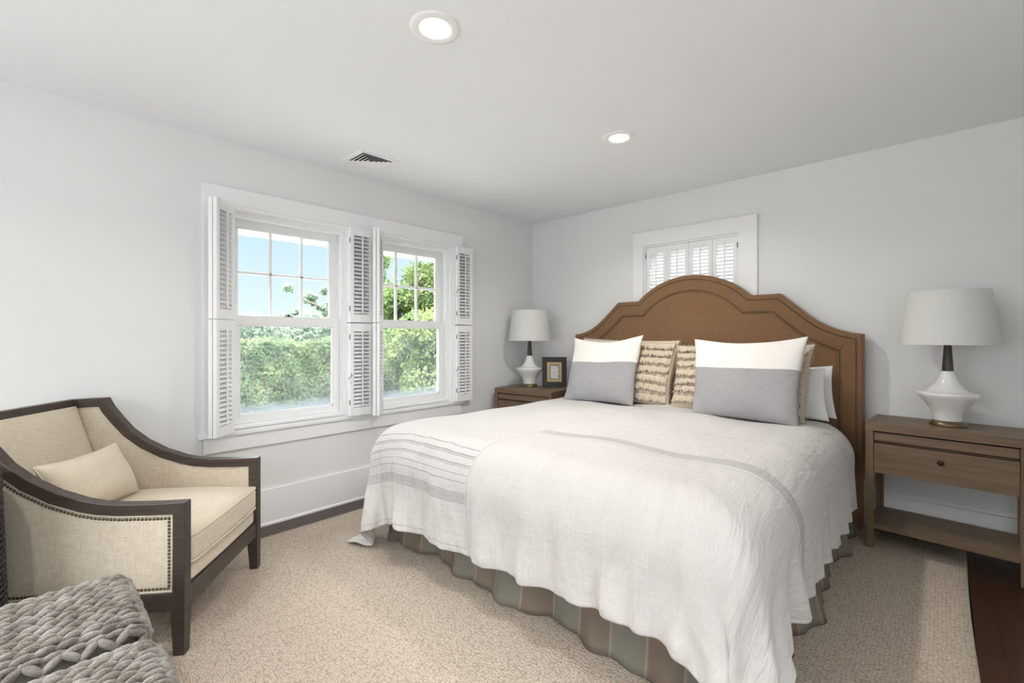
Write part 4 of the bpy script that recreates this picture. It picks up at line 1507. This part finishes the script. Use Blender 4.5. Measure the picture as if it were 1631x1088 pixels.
# inside back (upholstered, slightly domed) and outside back
def puffy(prof_fn, u0, u1, v0, v1, nu, nv):
    pass
def cushion(name, x0, x1, y0, y1, z0, z1, r, crown, parent, mat, welt=True, n=14):
    lo, hi = np.array([x0, y0, z0]), np.array([x1, y1, z1])
    v_, f_ = rounded_block(lo, hi, r, n, 0)
    out = []
    for x, y, z in v_:
        tx = max(0, 1 - ((x - (x0 + x1) / 2) / ((x1 - x0) / 2)) ** 2); ty = max(0, 1 - ((y - (y0 + y1) / 2) / ((y1 - y0) / 2)) ** 2)
        k = (tx * ty) ** 0.5
        if z > (z0 + z1) / 2: z += crown * k
        if x > x1 - r: x += 0.006 * ty
        out.append((x, y, z))
    o = mesh_obj(name, out, f_, mat, parent, True)
    if welt:
        for zz in (z1 - 0.006, z0 + 0.010):
            i = 0.003
            loop = []
            c_ = r * 0.9
            for (cx_, cy_, a0) in ((x1 - c_, y1 - c_, 0), (x0 + c_, y1 - c_, 90), (x0 + c_, y0 + c_, 180), (x1 - c_, y0 + c_, 270)):
                for k in range(0, 7):
                    a = R(a0 + 15 * k)
                    px, py = cx_ + (c_ - i) * math.cos(a), cy_ + (c_ - i) * math.sin(a)
                    loop.append((px, py, zz))
            # subdivide straight runs so the welt follows the crown
            L2 = []
            for p, q in zip(loop, loop[1:] + loop[:1]):
                seg = max(1, int((Vector(p) - Vector(q)).length / 0.03))
                for s in range(seg):
                    t = s / seg
                    x = p[0] + (q[0] - p[0]) * t; y = p[1] + (q[1] - p[1]) * t; z = p[2]
                    ty = max(0, 1 - ((y - (y0 + y1) / 2) / ((y1 - y0) / 2)) ** 2)
                    if x > x1 - r: x += 0.006 * ty
                    L2.append((x, y, z))
            w = MB(); w.tube(L2, 0.0042, 6, closed=True); w.build('welt', M['chair_welt'], o, True)
    return o
cushion('seat_deck', -0.770, -0.012, FT + .002, CW - FT - .002, 0.247, 0.318, 0.018, 0.0, ch, M['chair_fabric'], welt=False)
cushion('seat_cushion', -0.700, 0.004, FT + .004, CW - FT - .004, 0.321, 0.440, 0.030, 0.038, ch, M['chair_fabric'])
# back upholstery: slanting slab
nu, nv = 20, 20
vv, ff = [], []
for side in (0, 1):
    for j in range(nv + 1):
        for i in range(nu + 1):
            u, v = i / nu, j / nv
            y = FT + .001 + (CW - 2 * FT - .002) * u
            zf = 0.330 + (0.872 - 0.330) * v
            xf = -0.660 + (-0.853 + 0.660) * (v ** 0.9)
            e = (max(0, 1 - abs(2 * u - 1) ** 4) * max(0, 1 - abs(2 * v - 1) ** 5)) ** 0.5
            x = xf + 0.030 * e if side == 0 else -0.835 - 0.072 * v + 0.006
            z = zf if side == 0 else 0.242 + (0.868 - 0.242) * v
            vv.append((x, y, z))
    o_ = side * (nu + 1) * (nv + 1)
    for j in range(nv):
        for i in range(nu):
            a = o_ + j * (nu + 1) + i
            ff.append((a, a + 1, a + nu + 2, a + nu + 1))
K = (nu + 1) * (nv + 1)
for i in range(nu):
    ff.append((i, i + 1, K + i + 1, K + i)); a = nv * (nu + 1) + i; ff.append((a, a + 1, K + a + 1, K + a))
for j in range(nv):
    a = j * (nu + 1); ff.append((a, a + nu + 1, K + a + nu + 1, K + a)); a += nu; ff.append((a, a + nu + 1, K + a + nu + 1, K + a))
mesh_obj('back_upholstery', vv, ff, M['chair_fabric'], ch, True, True, R(40))
w = MB(); w.tube([(-0.853, FT + .004 + (CW - 2 * FT - .008) * k / 20, 0.868) for k in range(21)], 0.0045, 6); w.build('welt', M['chair_welt'], ch, True)

# lumbar pillow on the seat
chM = Matrix.Translation((1.110, -3.337, 0.0145)) @ Matrix.Rotation(R(50.27), 4, 'Z')
def CP(x, y, z): return tuple(chM @ Vector((x, y, z)))
lp, pos, base, n_ = pillow('lumbar_pillow', CP(-0.500, 0.540, 0.462), CP(-0.500, 0.110, 0.462), CP(-0.590, 0.085, 0.715), CP(-0.600, 0.535, 0.708), 0.170, M['chair_fabric'],
       'oatmeal linen lumbar pillow with piping leaning in the armchair', 'pillow', None, 61, pinch=0.10, sag=0.004, wr=0.002, power=0.5)
w = MB()
lpts = []
for k in range(40): lpts.append(pos(k / 40, 0, 1) - base)
for k in range(24): lpts.append(pos(1, k / 24, 1) - base)
for k in range(40): lpts.append(pos(1 - k / 40, 1, 1) - base)
for k in range(24): lpts.append(pos(0, 1 - k / 24, 1) - base)
w.tube([tuple(p) for p in lpts], 0.0038, 6, closed=True); w.build('piping', M['chair_welt'], lp, True)

# ================================================================== knitted poufs
def stitch_template():
    """a plump leaning loop of yarn, length 1 along x, in unit frame"""
    prof = []
    n = 8
    pts, rad = [], []
    for k in range(n):
        t = k / (n - 1)
        x = -0.62 + 1.24 * t
        pts.append(Vector((x, 0.30 * math.sin((t - 0.5) * PI) * 0.9, 0.30 * math.sin(PI * t) - 0.16)))
        rad.append(0.07 + 0.19 * math.sin(PI * t) ** 0.75)
    m_ = MB(); m_.tube([tuple(p) for p in pts], rad, 8)
    return m_.v, m_.f
SV, SF = stitch_template()
SVn = np.array(SV)
def make_pouf(loc, size, label, seed):
    sx, sy, sz = size
    root = empty('knitted_pouf', loc)
    tag(root, label, 'pouf', 'chunky grey knitted poufs')
    lo, hi = np.array([0, -sy, 0.02]), np.array([sx, 0, sz - 0.012])
    r = 0.060
    v_, f_ = rounded_block(lo + 0.008, hi - 0.006, r, 8, 0)
    mesh_obj('pouf_core', v_, f_, M['wool'], root, True)
    rs = rng(seed)
    V_, F_ = [], []
    c_ = (lo + hi) / 2; hf = (hi - lo) / 2
    def surf(face, a, b_):
        """a, b in metres on the box face -> position and frame"""
        if face == 'top': q = np.array([a, b_, hf[2]])
        elif face == 'px': q = np.array([hf[0], a, b_])
        elif face == 'nx': q = np.array([-hf[0], a, b_])
        elif face == 'py': q = np.array([a, hf[1], b_])
        else: q = np.array([a, -hf[1], b_])
        cl = np.clip(q, -(hf - r), hf - r)
        d = q - cl
        L = np.linalg.norm(d)
        n_ = d / L if L > 1e-9 else np.array([0, 0, 1.])
        return cl + n_ * r + c_, n_
    def place(face, a, b_, da, db, length, width, hgt, slant, mirror):
        p, n_ = surf(face, a, b_)
        p2, _ = surf(face, a + da * 0.01, b_ + db * 0.01)
        t = p2 - p; t -= n_ * t.dot(n_)
        L = np.linalg.norm(t)
        if L < 1e-9: return
        t /= L
        s = np.cross(n_, t)
        ca, sa = math.cos(slant), math.sin(slant)
        T_ = t * ca + s * sa; S_v = -t * sa + s * ca
        k = len(V_)
        pts = p + SVn[:, :1] * length * T_ + SVn[:, 1:2] * width * mirror * S_v + SVn[:, 2:3] * hgt * n_
        V_.extend(pts.tolist())
        F_.extend([tuple(i + k for i in f) for f in SF])
    # top: rows run along y
    rows = int(round(sx / 0.0270)); per = 0.0460
    for i in range(rows):
        a = -hf[0] + 0.012 + (2 * hf[0] - 0.024) * i / (rows - 1)
        n = int(2 * hf[1] / per) + 1
        for j in range(n):
            b_ = -hf[1] + 0.01 + (2 * hf[1] - 0.02) * (j + 0.5 * (i % 2) * 0.6 + 0.2) / n
            place('top', a + rs.uniform(-.002, .002), b_ + rs.uniform(-.003, .003), 0, 1, per * rs.uniform(1.0, 1.12), 0.0262, 0.044, rs.uniform(-0.22, -0.13), 1)
    # sides: columns of slanting upright loops
    for face, hw_ in (('px', hf[1]), ('nx', hf[1]), ('py', hf[0]), ('ny', hf[0])):
        ncol = int(2 * hw_ / 0.034)
        nrow = int((2 * hf[2] - 0.03) / 0.042) + 1
        for i in range(ncol):
            a = -hw_ + 0.02 + (2 * hw_ - 0.04) * i / (ncol - 1)
            for j in range(nrow):
                b_ = -hf[2] + 0.03 + (2 * hf[2] - 0.045) * j / (nrow - 1)
                sg = 1 if (i + j) % 2 else -1
                place(face, a + rs.uniform(-.004, .004), b_ + rs.uniform(-.004, .004), 0.0, 1.0, 0.052 * rs.uniform(0.95, 1.1), 0.040, 0.042, sg * rs.uniform(0.30, 0.62), sg)
    o = mesh_obj('knit_cover', V_, F_, M['wool'], root, True, False)
    return root
make_pouf((1.125, -3.505, 0.0), (0.430, 0.44, 0.425), 'chunky grey knitted pouf nearest the armchair', 5)
make_pouf((1.625, -3.500, 0.0), (0.420, 0.44, 0.425), 'chunky grey knitted pouf in the bottom left corner, nearer the bed', 6)

# ================================================================== dark twisted-cord basket at the left edge
bk = empty('woven_basket', (0.862, -3.993, 0.0145))
tag(bk, 'tall dark woven cord basket at the left edge beside the armchair', 'basket')
def bprof(z):
    return 0.180 + 0.022 * (1 - z / 0.75)
b = MB()
b.lathe([(bprof(0) - .012, 0.0)] + [(bprof(z) - .010, z) for z in [0.75 * k / 12 for k in range(13)]] + [(bprof(.75) - .022, 0.75), (bprof(.4) - .022, 0.02)], 40, True, True)
b.build('basket_wall', M['dark_wicker'], bk, True)
nz_, nc = 36, 60
VV, FF = [], []
for j in range(nz_):
    z = 0.012 + 0.735 * j / (nz_ - 1)
    rr = bprof(z) - 0.004
    for i in range(nc):
        a = 2 * PI * (i + 0.5 * (j % 2)) / nc
        cpt = Vector((rr * math.cos(a), rr * math.sin(a), z)); t = Vector((-math.sin(a), math.cos(a), 0)); n_ = Vector((math.cos(a), math.sin(a), 0))
        t2 = (t * 0.72 + Vector((0, 0, 0.62))).normalized()
        bb = MB(); bb.tube([tuple(cpt - t2 * 0.013 - n_ * .003), tuple(cpt + n_ * .004), tuple(cpt + t2 * 0.013 - n_ * .003)], [0.003, 0.0065, 0.003], 5)
        k = len(VV); VV += bb.v; FF += [tuple(q + k for q in f) for f in bb.f]
mesh_obj('twisted_cord', VV, FF, M['dark_wicker'], bk, True, False)

# ================================================================== garden outside
GZ = -0.55
o = MB().box(-60, -4.4, -30, 60, GZ - 0.1, GZ).build('lawn', M['lawn']); tag(o, kind='structure')
o = MB().box(-4.4, -T - 0.02, -30, 60, GZ - 0.1, GZ).build('bounce_strip', M['bounce_ground']); tag(o, kind='structure')  # unseen pale strip by the house, added to bounce light onto the eave

def leaves(name, centers, normals, size, mat, seed, parent=None):
    """many small folded leaves, one mesh"""
    rs = np.random.RandomState(seed)
    n = len(centers)
    C_ = np.asarray(centers)
    D = rs.normal(size=(n, 3)); D /= np.linalg.norm(D, axis=1, keepdims=True)
    Nn = np.asarray(normals) + 0.9 * rs.normal(size=(n, 3)); Nn /= np.linalg.norm(Nn, axis=1, keepdims=True)
    D -= Nn * (D * Nn).sum(1, keepdims=True); D /= (np.linalg.norm(D, axis=1, keepdims=True) + 1e-9)
    B_ = np.cross(Nn, D)
    L = size * rs.uniform(0.6, 1.25, (n, 1)); W_ = L * 0.28
    v0 = C_ - D * L * .5; v1 = C_ + B_ * W_ + Nn * W_ * .35; v2 = C_ + D * L * .5; v3 = C_ - B_ * W_ + Nn * W_ * .35
    V_ = np.stack([v0, v1, v2, v3], 1).reshape(-1, 3)
    me = bpy.data.meshes.new(name)
    me.vertices.add(4 * n); me.vertices.foreach_set('co', V_.astype(np.float32).ravel())
    idx = (np.arange(n)[:, None] * 4 + np.array([0, 1, 2, 0, 2, 3])).ravel().astype(np.int32)
    me.loops.add(6 * n); me.loops.foreach_set('vertex_index', idx)
    me.polygons.add(2 * n); me.polygons.foreach_set('loop_start', (np.arange(2 * n) * 3).astype(np.int32))
    me.update(calc_edges=True)
    me.materials.append(mat)
    o = bpy.data.objects.new(name, me); COL.objects.link(o)
    if parent: o.parent = parent
    return o

# clipped hedge
hedge = empty('clipped_hedge', (-5.3, 0.0, GZ)); tag(hedge, 'long clipped green hedge filling the lower pane of the left window', 'hedge')
hx0, hx1, hy0, hy1, hh = -0.75, 0.45, -6.0, 9.0, 1.62
v_, f_ = rounded_block(np.array([hx0 + .1, hy0, 0]), np.array([hx1 - .1, hy1, hh - .1]), 0.15, 10, 0)
mesh_obj('hedge_body', v_, f_, M['hedge_core'], hedge, True)
rs = np.random.RandomState(4)
n = 42000
y = rs.uniform(-3.2, 3.6, n); z = rs.uniform(0, hh, n)
lump = 0.05 * np.sin(y * 6.1) * np.sin(z * 7) + 0.035 * np.sin(y * 15 + z * 9)
x = hx1 + lump - rs.exponential(0.045, n)
f = np.stack([x, y, z], 1); nf = np.tile([1.0, 0, 0.35], (n, 1))
n2 = 20000
y = rs.uniform(-3.2, 3.6, n2); xx = rs.uniform(hx0, hx1, n2)
z = hh + 0.04 * np.sin(y * 5 + xx * 3) + 0.03 * np.sin(y * 17) + rs.normal(0, 0.035, n2)
t_ = np.stack([xx, y, z], 1); nt_ = np.tile([0.1, 0, 1.0], (n2, 1))
leaves('hedge_leaves', np.concatenate([f, t_]), np.concatenate([nf, nt_]), 0.075, M['hedge'], 8, hedge)

def tree(name, loc, blobs, trunk, nleaf, size, mat, label, seed, group=None, hollow=0.55):
    root = empty(name, loc); tag(root, label, 'tree', group)
    b = MB()
    for pts, rad in trunk: b.tube(pts, rad, 7)
    b.build('trunk', M['bark'], root, True)
    rs = np.random.RandomState(seed)
    vol = np.array([bb[3] * bb[4] * bb[5] for bb in blobs]); vol = vol ** 0.67; vol /= vol.sum()
    Cs, Ns = [], []
    for (x, y, z, a, c_, d), w_ in zip(blobs, vol):
        n = int(nleaf * w_)
        D = rs.normal(size=(n, 3)); D /= np.linalg.norm(D, axis=1, keepdims=True)
        rr = (hollow + (1.08 - hollow) * rs.rand(n, 1) ** 0.7)
        # clumps
        cl = 1 + 0.16 * np.sin(D[:, :1] * 9 + D[:, 1:2] * 7) * np.sin(D[:, 2:] * 11)
        Cs.append(np.array([x, y, z]) + D * rr * cl * np.array([a, c_, d])); Ns.append(D)
    leaves('foliage', np.concatenate(Cs), np.concatenate(Ns), size, mat, seed + 1, root)
    return root
def blobs_rand(seed, n, cx_, cy_, cz, sx, sy, sz, r0, r1):
    r_ = rng(seed); out = []
    for _ in range(n):
        a = r_.uniform(r0, r1)
        out.append((cx_ + r_.gauss(0, sx), cy_ + r_.gauss(0, sy), cz + r_.gauss(0, sz), a, a, a * .85))
    return out
tree('leafy_shrub', (-3.6, 1.75, GZ), blobs_rand(3, 22, 0, 0, 1.05, 0.40, 0.75, 0.45, 0.28, 0.52),
     [([(0, 0, 0), (0.05, 0.1, 0.7), (0.1, 0.3, 1.4)], [0.06, 0.045, 0.02]), ([(0, 0, 0.1), (-0.1, -0.3, 0.8), (-0.1, -0.6, 1.3)], [0.05, 0.035, 0.02])],
     30000, 0.085, M['leaf'], 'big leafy shrub filling the lower half of the right window', 21)
tree('deciduous_tree', (-6.2, 3.6, GZ), blobs_rand(5, 46, 0, -0.6, 2.9, 0.7, 0.72, 0.70, 0.22, 0.48),
     [([(0, 0, 0), (0.05, 0.05, 1.2), (0.0, 0.2, 2.2), (0, 0.4, 3.2)], [0.13, 0.10, 0.07, 0.03]), ([(0.03, 0.05, 1.1), (0.1, -0.7, 2.0), (0.2, -1.3, 2.7), (0.25, -1.7, 3.3)], [0.07, 0.05, 0.03, 0.012]), ([(0, .1, 1.6), (-.1, .9, 2.4), (-.1, 1.6, 3.2)], [0.06, 0.04, 0.02])],
     34000, 0.095, M['leaf'], 'airy green tree with thin branches behind the shrub outside the right window', 22, hollow=0.3)
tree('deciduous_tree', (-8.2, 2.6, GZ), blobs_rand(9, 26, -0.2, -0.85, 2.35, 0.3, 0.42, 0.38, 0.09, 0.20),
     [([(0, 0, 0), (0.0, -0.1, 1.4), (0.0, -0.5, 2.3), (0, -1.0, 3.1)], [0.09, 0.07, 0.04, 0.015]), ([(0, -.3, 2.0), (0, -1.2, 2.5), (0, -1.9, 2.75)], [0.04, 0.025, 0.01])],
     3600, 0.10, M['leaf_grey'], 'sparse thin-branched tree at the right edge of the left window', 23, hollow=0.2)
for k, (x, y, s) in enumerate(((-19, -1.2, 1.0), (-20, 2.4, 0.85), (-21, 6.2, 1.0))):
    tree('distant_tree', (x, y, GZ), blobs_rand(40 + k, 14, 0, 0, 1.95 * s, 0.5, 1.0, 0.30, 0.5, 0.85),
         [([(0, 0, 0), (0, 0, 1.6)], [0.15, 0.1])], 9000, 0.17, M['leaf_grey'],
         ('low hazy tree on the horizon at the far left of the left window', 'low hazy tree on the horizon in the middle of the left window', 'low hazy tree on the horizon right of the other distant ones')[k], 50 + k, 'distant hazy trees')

# eave with white fascia seen at the top of the panes
b = MB()
b.box(-0.66, -0.63, -6, 1.0, 2.005, 2.16)
b.box(-0.63, -T, -6, 1.0, 2.13, 2.15)
b.box(-0.72, -0.66, -6, 1.0, 2.03, 2.12, 0.01)
tag(b.build('trim_4', M['outside_white']), kind='structure')
